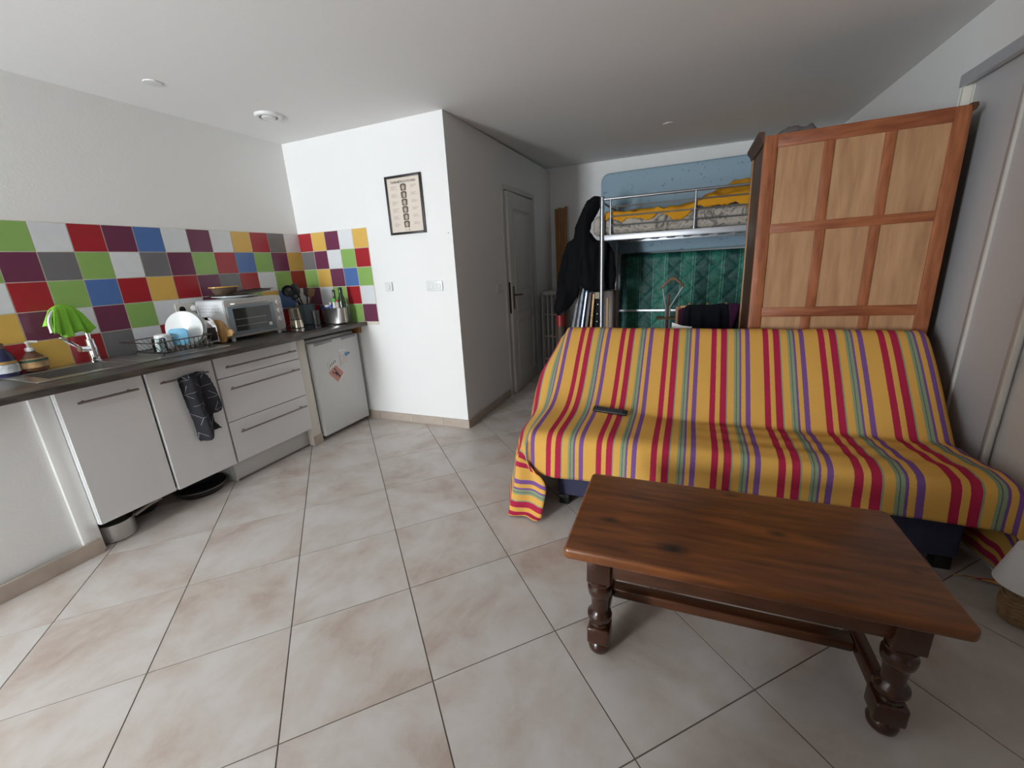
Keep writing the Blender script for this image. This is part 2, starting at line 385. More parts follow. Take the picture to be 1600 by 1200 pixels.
# floor: grout bed with diagonal stone tiles
floor = struct(build(MB().box(XK - 0.12, XC + 0.16, YE - 0.12, YB + 0.12, -0.06, -0.002), 'floor', M_grout, smooth=False))
TS = 0.453; g = 0.0022; hd = TS / math.sqrt(2) - g * math.sqrt(2)
ox, oy = -0.672 + TS / math.sqrt(2), -2.322
full_me = None; RECTS = ((XK, XC + 0.06, YF, 0.0), (0.0, XC, 0.0, YB), (XK, XE, YE, YF))
for a in range(-12, 13):
    for b in range(-12, 13):
        cx = ox + (a + b) * TS / math.sqrt(2); cy = oy + (a - b) * TS / math.sqrt(2)
        dia = [(cx + hd, cy), (cx, cy + hd), (cx - hd, cy), (cx, cy - hd)]
        ps = [p for p in (clip_rect(dia, *r) for r in RECTS) if area2(p) > 1e-4]
        if not ps: continue
        if len(ps) == 1 and area2(ps[0]) > 2 * hd * hd - 1e-4 and full_me:
            o = link(bpy.data.objects.new('floor_tile', full_me)); o.parent = floor; o.location = Vector((cx, cy, -0.004)) - FR[floor]
            o.rotation_euler.z = random.choice((0, R(90), R(180), R(270))); continue
        mb = MB()
        for p in ps: mb.prism(p, -0.004, 0.0)
        o = build(mb, 'floor_tile', M_floor, floor, smooth=False)
        if len(ps) == 1 and area2(ps[0]) > 2 * hd * hd - 1e-4: full_me = o.data
# skirting tiles
def skirting(name, p0, p1, nrm, cuts, h=0.072, t=0.011):
    p0, p1, nrm = Vector(p0), Vector(p1), Vector(nrm); L_ = (p1 - p0).length; d = (p1 - p0).normalized()
    root = None
    for i in range(len(cuts) - 1):
        a, b = p0 + d * (cuts[i] + 0.0008), p0 + d * (cuts[i + 1] - 0.0008)
        q = [a, b, b + nrm * t, a + nrm * t]
        m = MB().add([(v.x, v.y, 0) for v in q] + [(v.x, v.y, h) for v in q], [(0, 1, 2, 3), (4, 5, 6, 7), (0, 1, 5, 4), (1, 2, 6, 5), (2, 3, 7, 6), (3, 0, 4, 7)])
        o = build(m, name if root is None else 'skirting_tile', M_skirt, root, bevel=0.0015, seg=1)
        if root is None: root = struct(o)
skirting('baseboard_center', (-1.04, 0, 0), (0.011, 0, 0), (0, -1, 0), [0, 0.13, 0.49, 0.80, 1.051])
skirting('baseboard_corridor', (0, -0.011, 0), (0, 0.90, 0), (1, 0, 0), [0.0, 0.29, 0.72, 0.911])
skirting('baseboard_counter', (-1.046, YF, 0), (-1.046, -1.985, 0), (1, 0, 0), [0, 0.45, 0.74, 1.115], 0.078, 0.012)
skirting('baseboard_pier', (-1.022, -0.662, 0), (-1.022, -0.572, 0), (1, 0, 0), [0, 0.09], 0.075, 0.006)
skirting('baseboard_back', (0.0, YB, 0), (XC, YB, 0), (0, -1, 0), [0, 0.45, 0.9, 1.35, 1.8, 2.25, 2.83])
# low wall and pier under the worktop
struct(build(MB().box(XK, -1.066, YF, -2.047, 0, 0.852), 'wall_counter', M_wall, smooth=False))
struct(build(MB().box(XK, -1.046, -2.047, -1.9765, 0, 0.852), 'trim_1', M_wall, bevel=0.002))
struct(build(MB().box(XK, -1.022, -0.662, -0.575, 0, 0.852), 'trim_2', M_cream, bevel=0.003))
# splashback tiles, each a piece of its wall
TC = {'G': '8FB565', 'W': 'E0E3E5', 'R': 'A52A32', 'P': '703852', 'B': '5576B0', 'Y': 'DDB35C', 'K': '757476'}
TM = {k: mat('glazed tile ' + k, v, 0.22, var=0.03, vscale=14, spec=0.5) for k, v in TC.items()}
# rows listed left to right, last letter beside the corner
rowsL = ['WGWRPBWPWYRKW', 'GPKGWKPGRBGPY', 'WRGBRYRPKRWGR', 'YPWPGWWPRGYBW', 'RYRKWRGWBYWRP']
rowsC = ['RYPWY', 'KPWGR', 'GYPBG', 'PWGRW', 'RWWGP']
tmesh = {}
def splash(wall, rows, fn, axis, pitch):
    for r, row in enumerate(rows):
        n = len(row)
        for c, k in enumerate(row):
            z1 = 1.636 - r * 0.15; z0 = z1 - 0.15
            a0, a1 = fn(c, n)
            key = (axis, k)
            if axis == 'Y': ctr = Vector((XK, (a0 + a1) / 2, z0 + 0.002))
            else: ctr = Vector(((a0 + a1) / 2, 0.0, z0 + 0.002))
            if key not in tmesh:
                hw = pitch / 2 - 0.0023
                if axis == 'Y': m = MB().box(XK, XK + 0.006, ctr.y - hw, ctr.y + hw, z0 + 0.002, z1 - 0.002)
                else: m = MB().box(ctr.x - hw, ctr.x + hw, -0.006, 0, z0 + 0.002, z1 - 0.002)
                o = build(m, 'tile', TM[k], wall, bevel=0.001, seg=1)
                tmesh[key] = (o.data, o.location - (ctr - FR[wall]))
            else:
                o = link(bpy.data.objects.new('tile', tmesh[key][0])); o.parent = wall; o.location = ctr - FR[wall] + tmesh[key][1]
PL_ = 0.1523
splash(wl, rowsL, lambda c, n: (-(n - c) * PL_, -(n - c - 1) * PL_), 'Y', PL_)
PC_ = 0.149
splash(wc, rowsC, lambda c, n: (XK + c * PC_ + 0.002, XK + (c + 1) * PC_ + 0.002), 'X', PC_)
M_tgrout = mat('pale tile grout', 'D8D2C3', 0.8)
build(MB().box(XK, XK + 0.0035, -13 * PL_, 0, 0.885, 1.637), 'grout', M_tgrout, wl, smooth=False)
build(MB().box(XK, XK + 5 * PC_ + 0.004, -0.0035, 0, 0.86, 1.637), 'grout', M_tgrout, wc, smooth=False)
# the glazed door behind the camera
win = struct(build(MB().box(DX0, DX0 + 0.05, YE - 0.09, YE - 0.03, 0, DZ).box(DX1 - 0.05, DX1, YE - 0.09, YE - 0.03, 0, DZ)
                   .box(DX0, DX1, YE - 0.09, YE - 0.03, DZ - 0.05, DZ).box(DX0, DX1, YE - 0.09, YE - 0.03, 0, 0.05), 'window_1', M_white, bevel=0.003))
build(MB().box(DX0 + 0.045, DX1 - 0.045, YE - 0.064, YE - 0.058, 0.045, DZ - 0.045), 'pane', M_pane, win, smooth=False)

# ---------------------------------------------------------------- panelled door
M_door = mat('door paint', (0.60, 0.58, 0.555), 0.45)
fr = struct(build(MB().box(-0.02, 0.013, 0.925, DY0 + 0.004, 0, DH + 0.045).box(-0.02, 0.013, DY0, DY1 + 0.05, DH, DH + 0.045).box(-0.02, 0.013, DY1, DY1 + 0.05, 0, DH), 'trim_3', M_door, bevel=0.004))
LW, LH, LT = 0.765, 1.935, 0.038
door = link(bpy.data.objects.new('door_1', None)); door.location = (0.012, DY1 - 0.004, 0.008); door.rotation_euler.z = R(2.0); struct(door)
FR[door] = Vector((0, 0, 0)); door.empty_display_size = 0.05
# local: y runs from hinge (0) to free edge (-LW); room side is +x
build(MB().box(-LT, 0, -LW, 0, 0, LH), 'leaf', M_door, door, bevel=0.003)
def panel(y0, y1, z0, z1):
    for k_, (ins, dep, wid) in enumerate(((0, 0.007, 0.014), (0.022, 0.004, 0.010))):
        a, b, c, d = y0 + ins, y1 - ins, z0 + ins, z1 - ins
        m = MB()
        m.box(0, dep, a, a + wid, c, d).box(0, dep, b - wid, b, c, d).box(0, dep, a + wid, b - wid, c, c + wid).box(0, dep, a + wid, b - wid, d - wid, d)
        build(m, 'panel_moulding', M_door, door, bevel=0.003)
panel(-0.645, -0.12, 1.02, 1.80); panel(-0.645, -0.12, 0.80, 0.95); panel(-0.645, -0.12, 0.13, 0.73)
M_bronze = mat('dark bronze', '5A5148', 0.35, 0.8)
hp = build(MB().box(0, 0.006, -0.735, -0.70, 0.86, 1.08), 'handle_plate', M_bronze, door, bevel=0.003)
build(MB().tube([(0.0, -0.717, 0.995), (0.045, -0.717, 0.995), (0.052, -0.708, 0.995), (0.052, -0.60, 0.99)], 0.008, 8), 'lever_handle', M_bronze, hp)
build(MB().box(-0.028, -0.010, -LW - 0.002, -LW + 0.004, 0.82, 1.12), 'lock_plate', mat('dark lock metal', '2A2622', 0.4, 0.6), door)

# ---------------------------------------------------------------- closet on the right
M_closet = mat('grey closet panel', (0.56, 0.55, 0.56), 0.5)
cl = thing('sliding_closet', 'built-in closet with pale grey sliding doors and a top rail beside the wardrobe', 'closet', (2.86, -0.5, 0))
build(MB().box(2.828, 2.842, -1.9, 0.293, 2.038, 2.092), 'top_rail', M_palemetal, cl, bevel=0.001, seg=1)
build(MB().box(2.838, 2.894, 0.268, 0.2895, 0, 2.038), 'jamb', M_cream, cl, bevel=0.002)
build(MB().box(2.84, 2.894, -1.9, 0.268, 0.0, 0.012), 'bottom_rail', M_palemetal, cl)
M_cl2 = mat('warm white closet panel', (0.66, 0.62, 0.59), 0.5)
M_prof = mat('closet edge profile', (0.72, 0.71, 0.66), 0.4)
M_prof2 = mat('closet taupe profile', (0.50, 0.47, 0.45), 0.4)
for i, (y0, y1, x, m) in enumerate(((-0.185, 0.262, 2.878, M_closet), (-0.55, -0.195, 2.868, M_closet), (-1.9, -0.50, 2.880, M_cl2))):
    d = build(MB().box(x, x + 0.009, y0, y1, 0.014, 2.045), 'sliding_door', m, cl, bevel=0.001, seg=1)
    if i == 0: build(MB().box(x - 0.006, x, 0.252, 0.264, 0.014, 2.036), 'edge_profile', M_prof, d, bevel=0.002)
    if i < 2:
        build(MB().prism([(x - 0.016, y0 + 0.004), (x, y0 + 0.004), (x, y0 + 0.050), (x - 0.006, y0 + 0.050)], 0.014, 2.036), 'edge_profile', M_prof2, d, bevel=0.003)
        build(MB().box(x - 0.019, x, y0 - 0.010, y0 + 0.003, 0.014, 2.036), 'edge_profile', M_prof, d, bevel=0.002)

# ================================================================== KITCHEN
T = 0.885
mb = plate_hole(MB(), XK, -0.91, YF + 0.15, -0.001, -1.43, -1.135, -1.93, -1.60, 0.853, T)
tag(build(mb, 'worktop', M_counter, bevel=0.003), 'long dark slate laminate worktop running along the tiled wall', 'worktop')
# sink
sk = thing('kitchen_sink', 'inset stainless steel sink with ribbed drainer in the dark worktop', 'sink', (-1.28, -1.5, T))
build(plate_hole(MB(), -1.50, -1.085, -1.985, -1.085, -1.425, -1.14, -1.925, -1.605, T + 0.0002, T + 0.005), 'rim', M_steel, sk, bevel=0.002)
mb = MB(); t = 0.003
x0, x1, y0, y1, zb = -1.425, -1.14, -1.925, -1.605, 0.735
mb.box(x0, x0 + t, y0, y1, zb, T).box(x1 - t, x1, y0, y1, zb, T).box(x0, x1, y0, y0 + t, zb, T).box(x0, x1, y1 - t, y1, zb, T).box(x0, x1, y0, y1, zb - t, zb)
bowl = build(mb, 'bowl', M_steel, sk, smooth=False)
build(MB().lathe([(0.035, 0), (0.035, 0.003), (0.02, 0.004)], (-1.28, -1.765, zb), 20), 'drain', M_chrome, bowl)
for i in range(9):
    yy = -1.55 + i * 0.05
    build(MB().tube([(-1.45, yy, T + 0.0042), (-1.14, yy, T + 0.0042)], 0.004, 6), 'drainer_rib', M_steel, sk)
# base cabinets
def bar_handle(parent, y0, y1, z, x=-0.965):
    m = MB().tube([(x, y0, z), (x, y1, z)], 0.006, 10)
    for yy in (y0 + 0.03, y1 - 0.03): m.cyl((x, yy, z), (-1.0, yy, z), 0.0045, 8)
    return build(m, 'bar_handle', M_handle, parent)
def carcass(y0, y1, z0=0.15, z1=0.85):
    m = MB(); x0, x1, t = -1.50, -1.02, 0.016
    m.box(x0, x1, y0, y0 + t, z0, z1).box(x0, x1, y1 - t, y1, z0, z1).box(x0, x1, y0 + t, y1 - t, z0, z0 + t).box(x0, x0 + 0.006, y0 + t, y1 - t, z0 + t, z1).box(x1 - 0.06, x1, y0 + t, y1 - t, z1 - t, z1)
    return m
cb = thing('sink_cabinet', 'white two-door sink cabinet with bar handles and pans stowed under it', 'cabinet', (-1.25, -1.62, 0.15))
build(carcass(-1.975, -1.275), 'carcass', M_white, cb, smooth=False)
for y0, y1, h0, h1, fx in ((-1.975, -1.633, -1.922, -1.68, -1.004), (-1.623, -1.280, -1.579, -1.327, -0.994)):
    d = build(MB().box(-1.018, fx, y0, y1, 0.155, 0.838), 'door', M_white, cb, bevel=0.0015, seg=1)
    bar_handle(d, h0, h1, 0.778)
for yy in (-1.93, -1.32): build(MB().cyl((-1.40, yy, 0), (-1.40, yy, 0.15), 0.018), 'cabinet_leg', M_black, cb)
db = thing('drawer_cabinet', 'white three-drawer base cabinet with plinth beside the small fridge', 'cabinet', (-1.25, -0.965, 0))
build(carcass(-1.268, -0.666), 'carcass', M_white, db, smooth=False)
for z0, z1, hz in ((0.711, 0.838, 0.777), (0.430, 0.706, 0.639), (0.155, 0.425, 0.355)):
    d = build(MB().box(-1.018, -1.0, -1.266, -0.668, z0, z1), 'drawer', M_white, db, bevel=0.0015, seg=1)
    bar_handle(d, -1.222, -0.71, hz)
M_plinth = mat('plinth panel', (0.62, 0.61, 0.59), 0.5)
pl = build(MB().box(-1.086, -1.07, -1.25, -0.665, 0.012, 0.15).box(-1.45, -1.07, -1.262, -1.244, 0.0, 0.15), 'plinth', M_plinth, db, bevel=0.004)
build(MB().box(-1.074, -1.066, -1.25, -0.665, 0.0, 0.013), 'seal_strip', M_handle, pl)
# tea towel on the door handle
tw = [(-1.505, 0.790), (-1.45, 0.800), (-1.40, 0.802), (-1.362, 0.797), (-1.345, 0.74), (-1.325, 0.66), (-1.305, 0.585), (-1.302, 0.560), (-1.345, 0.535), (-1.362, 0.530), (-1.362, 0.48), (-1.345, 0.435),
      (-1.375, 0.425), (-1.385, 0.40), (-1.43, 0.385), (-1.47, 0.392), (-1.478, 0.42), (-1.475, 0.46), (-1.478, 0.52), (-1.487, 0.60), (-1.50, 0.70)]
M_towel = bpy.data.materials.new('dark towel with white lines'); M_towel.use_nodes = True
def towel_nodes():
    nt = M_towel.node_tree; N = nt.nodes; k = nt.links.new; b = N['Principled BSDF']; b.inputs['Roughness'].default_value = 0.9
    tc = N.new('ShaderNodeTexCoord'); acc = None
    for ang in (0, 60, 120):
        mp = N.new('ShaderNodeMapping'); mp.inputs['Rotation'].default_value = (R(ang + 15), 0, 0); k(tc.outputs['Object'], mp.inputs[0])
        sp = N.new('ShaderNodeSeparateXYZ'); k(mp.outputs[0], sp.inputs[0])
        a = N.new('ShaderNodeMath'); a.operation = 'MULTIPLY'; a.inputs[1].default_value = 13; k(sp.outputs[1], a.inputs[0])
        f = N.new('ShaderNodeMath'); f.operation = 'FRACT'; k(a.outputs[0], f.inputs[0])
        l = N.new('ShaderNodeMath'); l.operation = 'LESS_THAN'; l.inputs[1].default_value = 0.024; k(f.outputs[0], l.inputs[0])
        a2 = N.new('ShaderNodeMath'); a2.operation = 'MULTIPLY'; a2.inputs[1].default_value = 11; k(sp.outputs[2], a2.inputs[0])
        f2 = N.new('ShaderNodeMath'); f2.operation = 'FRACT'; k(a2.outputs[0], f2.inputs[0])
        l2 = N.new('ShaderNodeMath'); l2.operation = 'LESS_THAN'; l2.inputs[1].default_value = 0.5; k(f2.outputs[0], l2.inputs[0])
        p = N.new('ShaderNodeMath'); p.operation = 'MULTIPLY'; k(l.outputs[0], p.inputs[0]); k(l2.outputs[0], p.inputs[1])
        if acc is None: acc = p.outputs[0]
        else:
            q = N.new('ShaderNodeMath'); q.operation = 'MAXIMUM'; k(acc, q.inputs[0]); k(p.outputs[0], q.inputs[1]); acc = q.outputs[0]
    mx = N.new('ShaderNodeMix'); mx.data_type = 'RGBA'; k(acc, mx.inputs['Factor']); mx.inputs['A'].default_value = (0.018, 0.018, 0.024, 1); mx.inputs['B'].default_value = (0.30, 0.30, 0.31, 1)
    k(mx.outputs['Result'], b.inputs['Base Color'])
towel_nodes()
def tw_fn(a, b, o):
    return (-0.956 + 0.020 * math.sin(a * 66 + b * 3) * (1 - smoothstep(0.76, 0.80, b)) + o + 0.008, a, b)
tag(build(puff(tw, 0.008, tw_fn, 0.007, 0.012, (30, 5), 0.015), 'tea_towel', M_towel, subsurf=1), 'crumpled dark tea towel with thin white lines hung over a cabinet handle', 'towel')
# pot and pans under the cabinet
pt = thing('steel_pot', 'small steel saucepan on the floor under the sink cabinet', 'pot', (-1.13, -1.895, 0.0))
build(MB().lathe([(0.0, 0), (0.072, 0), (0.080, 0.008), (0.082, 0.10), (0.085, 0.103), (0.080, 0.103), (0.077, 0.012), (0.0, 0.010)], (-1.13, -1.885, 0.001), 32), 'body', M_steel, pt)
build(MB().tube([(-1.10, -1.81, 0.085), (-1.12, -1.73, 0.095), (-1.13, -1.66, 0.10)], 0.009, 8), 'handle', M_steel, pt)
M_pan = mat('black pan coating', (0.02, 0.02, 0.022), 0.35)
for i, (cx, cy, r, lab) in enumerate(((-1.19, -1.415, 0.145, 'wide black frying pan under the right door of the sink cabinet'), (-1.33, -1.70, 0.115, 'black frying pan deep under the sink cabinet behind the steel saucepan'))):
    p = thing('frying_pan', lab, 'pan', (cx, cy, 0), group='pans under the cabinet')
    build(MB().lathe([(0, 0), (r * 0.8, 0), (r, 0.045), (r + 0.004, 0.048), (r - 0.004, 0.048), (r * 0.78, 0.006), (0, 0.006)], (cx, cy, 0.001), 36), 'body', M_pan, p)
    ang = R(205 if i == 0 else 200); 
    build(MB().tube([(cx + r * math.cos(ang) * 0.98, cy + r * math.sin(ang) * 0.98, 0.042), (cx + (r + 0.07) * math.cos(ang), cy + (r + 0.07) * math.sin(ang), 0.06)], 0.010, 8), 'handle', M_black, p)
    build(MB().tube([(cx + r * math.cos(a * math.pi / 18), cy + r * math.sin(a * math.pi / 18), 0.048) for a in range(36)], 0.0025, 6, closed=True), 'rim', M_steel, p)
# fridge
fg = thing('small_fridge', 'white under-counter fridge with two grip recesses along its top edge', 'fridge', (-1.27, -0.30, 0))
build(MB().box(-1.50, -1.055, -0.560, -0.040, 0.03, 0.815), 'body', M_fridge, fg, bevel=0.006)
fd = build(MB().box(-1.05, -1.0, -0.557, -0.042, 0.035, 0.795), 'door', M_fridge, fg, bevel=0.012, seg=3)
for a, b in ((-0.515, -0.335), (-0.235, -0.07)):
    build(MB().prism([(a, 0.765), (b, 0.772), (b, 0.79), (a, 0.79)], -1.004, -0.9985, lambda p, q, c: (c, p, q)), 'grip_recess', M_greyplast, fd, bevel=0.002)
for yy in (-0.51, -0.09): build(MB().lathe([(0.016, 0), (0.016, 0.03)], (-1.09, yy, 0.001), 12), 'foot', M_black, fg)
text_mesh('beko', 0.036, 'brand_lettering', lambda x, y, z: (-1.0 + z + 0.001, -0.246 + x, 0.674 + y), mat('white logo glint', (0.95, 0.95, 0.95), 0.25), fd, 0.001, bold=0.0010)  # bright reflection on the metal logo, painted in as near-white
build(MB().box(-1.0005, -0.9992, -0.272, -0.225, 0.660, 0.664), 'lettering_underline', MATS['white logo glint'], fd)
struct(build(MB().box(-1.2, -0.985, -0.03, -0.002, 0.79, 0.852), 'trim_4', wood('raw wood batten', '8A5E34', 'B58551', 'X', 0.6)))
# papers on the fridge
def card(name, c, w, h, ang, m, label, cat, x=-0.9985):
    M = Matrix.Translation((x, c[0], c[1])) @ Matrix.Rotation(R(ang), 4, 'X')
    t_ = thing(name, label, cat, (x, c[0], c[1] - h / 2)); 
    return t_, M
pc, M = card('postcard', (-0.342, 0.512), 0.115, 0.15, 40, None, 'pink postcard with a dark blue lobster, tilted on the fridge door', 'postcard')
build(MB().obox(M, 0.001, 0.105, 0.14), 'border', M_paper, pc, smooth=False)
build(MB().obox(M @ Matrix.Translation((0.0006, 0.0, 0.004)), 0.001, 0.096, 0.124), 'print', mat('dusty pink print', 'C98E80', 0.6), pc, smooth=False)
lb = MB(); F2 = lambda y, z: M @ Vector((0.0015, y, z))
lb.tube([F2(0, 0.012), F2(0, -0.012), F2(0, -0.04)], [0.007, 0.006, 0.003], 8)
lb.tube([F2(0, 0.01), F2(-0.016, 0.02), F2(-0.016, 0.042)], [0.003, 0.003, 0.005], 6).tube([F2(0, 0.01), F2(0.014, 0.02), F2(0.013, 0.046)], [0.003, 0.003, 0.005], 6)
lb.tube([F2(-0.014, -0.043), F2(0, -0.038), F2(0.014, -0.043)], [0.002, 0.004, 0.002], 6)
for q in (-0.01, 0.0, 0.009): lb.tube([F2(-0.02, q - 0.006), F2(0, q), F2(0.02, q - 0.006)], 0.0009, 5)
build(lb.xf(Matrix.Diagonal((1, 1, 1, 1))), 'lobster_drawing', mat('navy ink', '2E2D58', 0.7), pc)
st, M = card('small_card', (-0.366, 0.60), 0.07, 0.055, -22, None, 'small white card with black marks overlapping the pink postcard', 'card', -0.9965)
M = Matrix.Translation((-0.9965, -0.368, 0.598)) @ Matrix.Rotation(R(22), 4, 'X')
build(MB().obox(M, 0.001, 0.095, 0.055), 'paper', M_paper, st, smooth=False)
for i in range(4):
    build(MB().obox(M @ Matrix.Translation((0.0008, -0.032 + i * 0.021, 0.002)) @ Matrix.Rotation(R(-14), 4, 'X'), 0.0008, 0.006, 0.030), 'black_mark', M_black, st)
nt_, M = card('note_sheet', (-0.228, 0.616), 0.105, 0.095, 0, None, 'squarish white note sheet under a blue magnet on the fridge', 'note')
M = Matrix.Translation((-0.9978, -0.228, 0.614)) @ Matrix.Rotation(R(2), 4, 'X')
build(MB().obox(M, 0.001, 0.105, 0.094), 'paper', mat('pale pink paper', 'DDD6D2', 0.7), nt_, smooth=False)
for i in range(6): build(MB().obox(M @ Matrix.Translation((0.0007, -0.006, 0.024 - i * 0.012)), 0.0004, 0.078 - (i % 3) * 0.012, 0.0016), 'text_line', M_greyplast, nt_)
tag(build(MB().lathe([(0.016, 0), (0.016, 0.004), (0.012, 0.006), (0, 0.006)], (-0.9972, -0.208, 0.645), 20, Matrix.Rotation(R(90), 4, 'Y')), 'round_magnet', mat('blue magnet', '4D9BD6', 0.4)), 'round blue magnet holding the note sheet on the fridge', 'magnet')
tag(build(MB().box(-0.9972, -0.993, -0.192, -0.172, 0.640, 0.655), 'square_magnet', mat('brown magnet', '8F7A66', 0.5), bevel=0.001), 'tiny brown square magnet beside the blue one', 'magnet')

# tap with green cloth
tp = thing('kitchen_tap', 'chrome gooseneck tap rising behind the sink', 'tap', (-1.445, -1.615, T + 0.005))
c0 = Vector((-1.445, -1.615, 0))
build(MB().lathe([(0.026, 0), (0.026, 0.01), (0.022, 0.014), (0.022, 0.085), (0.019, 0.10), (0.019, 0.125), (0.014, 0.128)], c0 + Vector((0, 0, T + 0.005)), 20), 'body', M_chrome, tp)
dv = Vector((0.30, -0.95, 0)).normalized(); arc = [c0 + Vector((0, 0, 1.0)), c0 + Vector((0, 0, 1.09))]
for i in range(0, 13):
    a = math.pi * i / 12 * 1.02; arc.append(c0 + dv * (0.08 * (1 - math.cos(a))) + Vector((0, 0, 1.115 + 0.085 * math.sin(a))))
arc.append(arc[-1] + Vector((0, 0, -0.03))); 
build(MB().tube(arc, 0.0105, 12), 'spout', M_chrome, tp)
hb = build(MB().cyl(c0 + Vector((0, 0, 0.962)), c0 + dv * 0.062 + Vector((0, 0, 0.972)), 0.017, 14), 'lever_hub', M_chrome, tp)
s0 = c0 + dv * 0.055 + Vector((0.0, 0, 0.975)); e_ = dv * 0.5 + Vector((0, 0, 0.45)); e_.normalize(); sd = Vector((0.95, 0.30, 0)).normalized()
lp = []
for i in range(16):
    a = 2 * math.pi * i / 16; lp.append(s0 + e_ * (0.055 + 0.055 * math.cos(a)) + sd * (0.013 * math.sin(a)))
build(MB().tube(lp, 0.004, 6, closed=True), 'loop_lever', M_chrome, hb)
M_green = mat('bright green microfibre', '86C445', 0.9, bump=0.3, bscale=200, spec=0.1)
pv = Vector((0.95, 0.30, 0)).normalized(); rows = []; NU, NS = 34, 18
for i in range(NU + 1):
    u_ = i / NU; row = []
    for k_ in range(-NS, NS + 1):
        t_ = abs(k_) / NS; sd_ = 1 if k_ >= 0 else -1
        a = 0.070 + (u_ - 0.5) * (0.115 + (0.085 if sd_ > 0 else 0.06) * t_) + (0.012 * t_ if sd_ > 0 else 0)
        a0 = min(max(0.070 + (u_ - 0.5) * 0.115, 0.0), 0.16); ac = math.acos(max(-1, min(1, 1 - a0 / 0.08)))
        top = 1.115 + 0.085 * math.sin(ac) + 0.0145
        ln = (0.158 + 0.012 * math.sin(u_ * 11.0 + 0.6)) * (1 if sd_ > 0 else 0.7) - (0.03 * (1 - smoothstep(0, 0.2, u_)) + 0.012 * smoothstep(0.8, 1.0, u_)) * (1 if sd_ > 0 else 0.4) + (top - 1.205) * 0.95
        off = 0.0135 * min(1, t_ * 5) + sd_ * 0 + 0.020 * t_ + 0.011 * t_ * math.sin(u_ * 21 + 1.0 * sd_) + 0.006 * t_ * math.sin(u_ * 43 + 2)
        row.append(c0 + dv * a + pv * (sd_ * off) + Vector((0, 0, top - ln * max(0, t_ - 0.06))))
    rows.append(row)
gm = MB().grid(rows)
tag(build(gm, 'cleaning_cloth', M_green, angle=80, solid=0.003), 'bright green cleaning cloth draped over the tap spout', 'cloth')
# soap bottles
def lab_band(c, r, z0, z1, m, name, parent, sx=1, sy=1):
    return build(MB().lathe([(r, z0), (r + 0.0006, z0), (r + 0.0006, z1), (r, z1)], c, 20, None, sx, sy), name, m, parent)
sb = thing('soap_bottle', 'squat clear orange hand soap bottle with white pump behind the sink', 'bottle', (-1.475, -1.845, T + 0.005))
c1 = Vector((-1.475, -1.845, T + 0.005))
M_soap = mat('amber soap', '7E5240', 0.12, trans=0.3)
build(MB().lathe([(0.030, 0), (0.040, 0.006), (0.046, 0.03), (0.044, 0.055), (0.034, 0.08), (0.018, 0.098), (0.014, 0.11)], c1, 24, None, 0.75, 1.15), 'body', M_soap, sb)
lb_ = build(MB().lathe([(0.0465, 0.022), (0.0475, 0.03), (0.0455, 0.058), (0.040, 0.070)], c1, 24, None, 0.76, 1.15), 'front_label', mat('cream and orange label', 'B89468', 0.5, var=0.4, vscale=45), sb)
build(MB().lathe([(0.0478, 0.053), (0.0465, 0.061), (0.045, 0.064)], c1, 24, None, 0.765, 1.155), 'green_band', mat('dark green band', '1F4A3A', 0.5), lb_)
pm = build(MB().lathe([(0.017, 0.105), (0.019, 0.11), (0.017, 0.122), (0.007, 0.126), (0.006, 0.148)], c1, 16), 'pump_collar', M_plast, sb)
build(MB().tube([c1 + Vector((0, 0, 0.15)), c1 + Vector((0.0, 0.006, 0.153)), c1 + Vector((0.01, 0.034, 0.149))], 0.006, 8).lathe([(0.010, 0.145), (0.010, 0.153), (0.006, 0.156)], c1, 14), 'pump_spout', M_plast, pm)
sb2 = thing('detergent_bottle', 'flat blue and white washing-up bottle at the left end of the sink', 'bottle', (-1.47, -1.945, T + 0.005))
c2 = Vector((-1.47, -1.945, T + 0.005))
build(MB().lathe([(0.034, 0), (0.040, 0.008), (0.038, 0.07), (0.032, 0.10), (0.020, 0.125), (0.014, 0.14)], c2, 24, None, 0.7, 1.1), 'body', mat('navy bottle', '24284A', 0.25), sb2)
build(MB().lathe([(0.0402, 0.018), (0.0402, 0.055), (0.0395, 0.06)], c2, 24, None, 0.71, 1.11), 'front_label', mat('white label', 'C8CCCE', 0.5, var=0.3, vscale=60), sb2)
build(MB().lathe([(0.0392, 0.062), (0.0375, 0.075)], c2, 24, None, 0.71, 1.11), 'label_band', mat('ochre band', 'B08A4A', 0.5), sb2)
build(MB().lathe([(0.016, 0.138), (0.016, 0.16), (0.010, 0.165)], c2, 16), 'cap', mat('brown cap', '6E5248', 0.4), sb2)

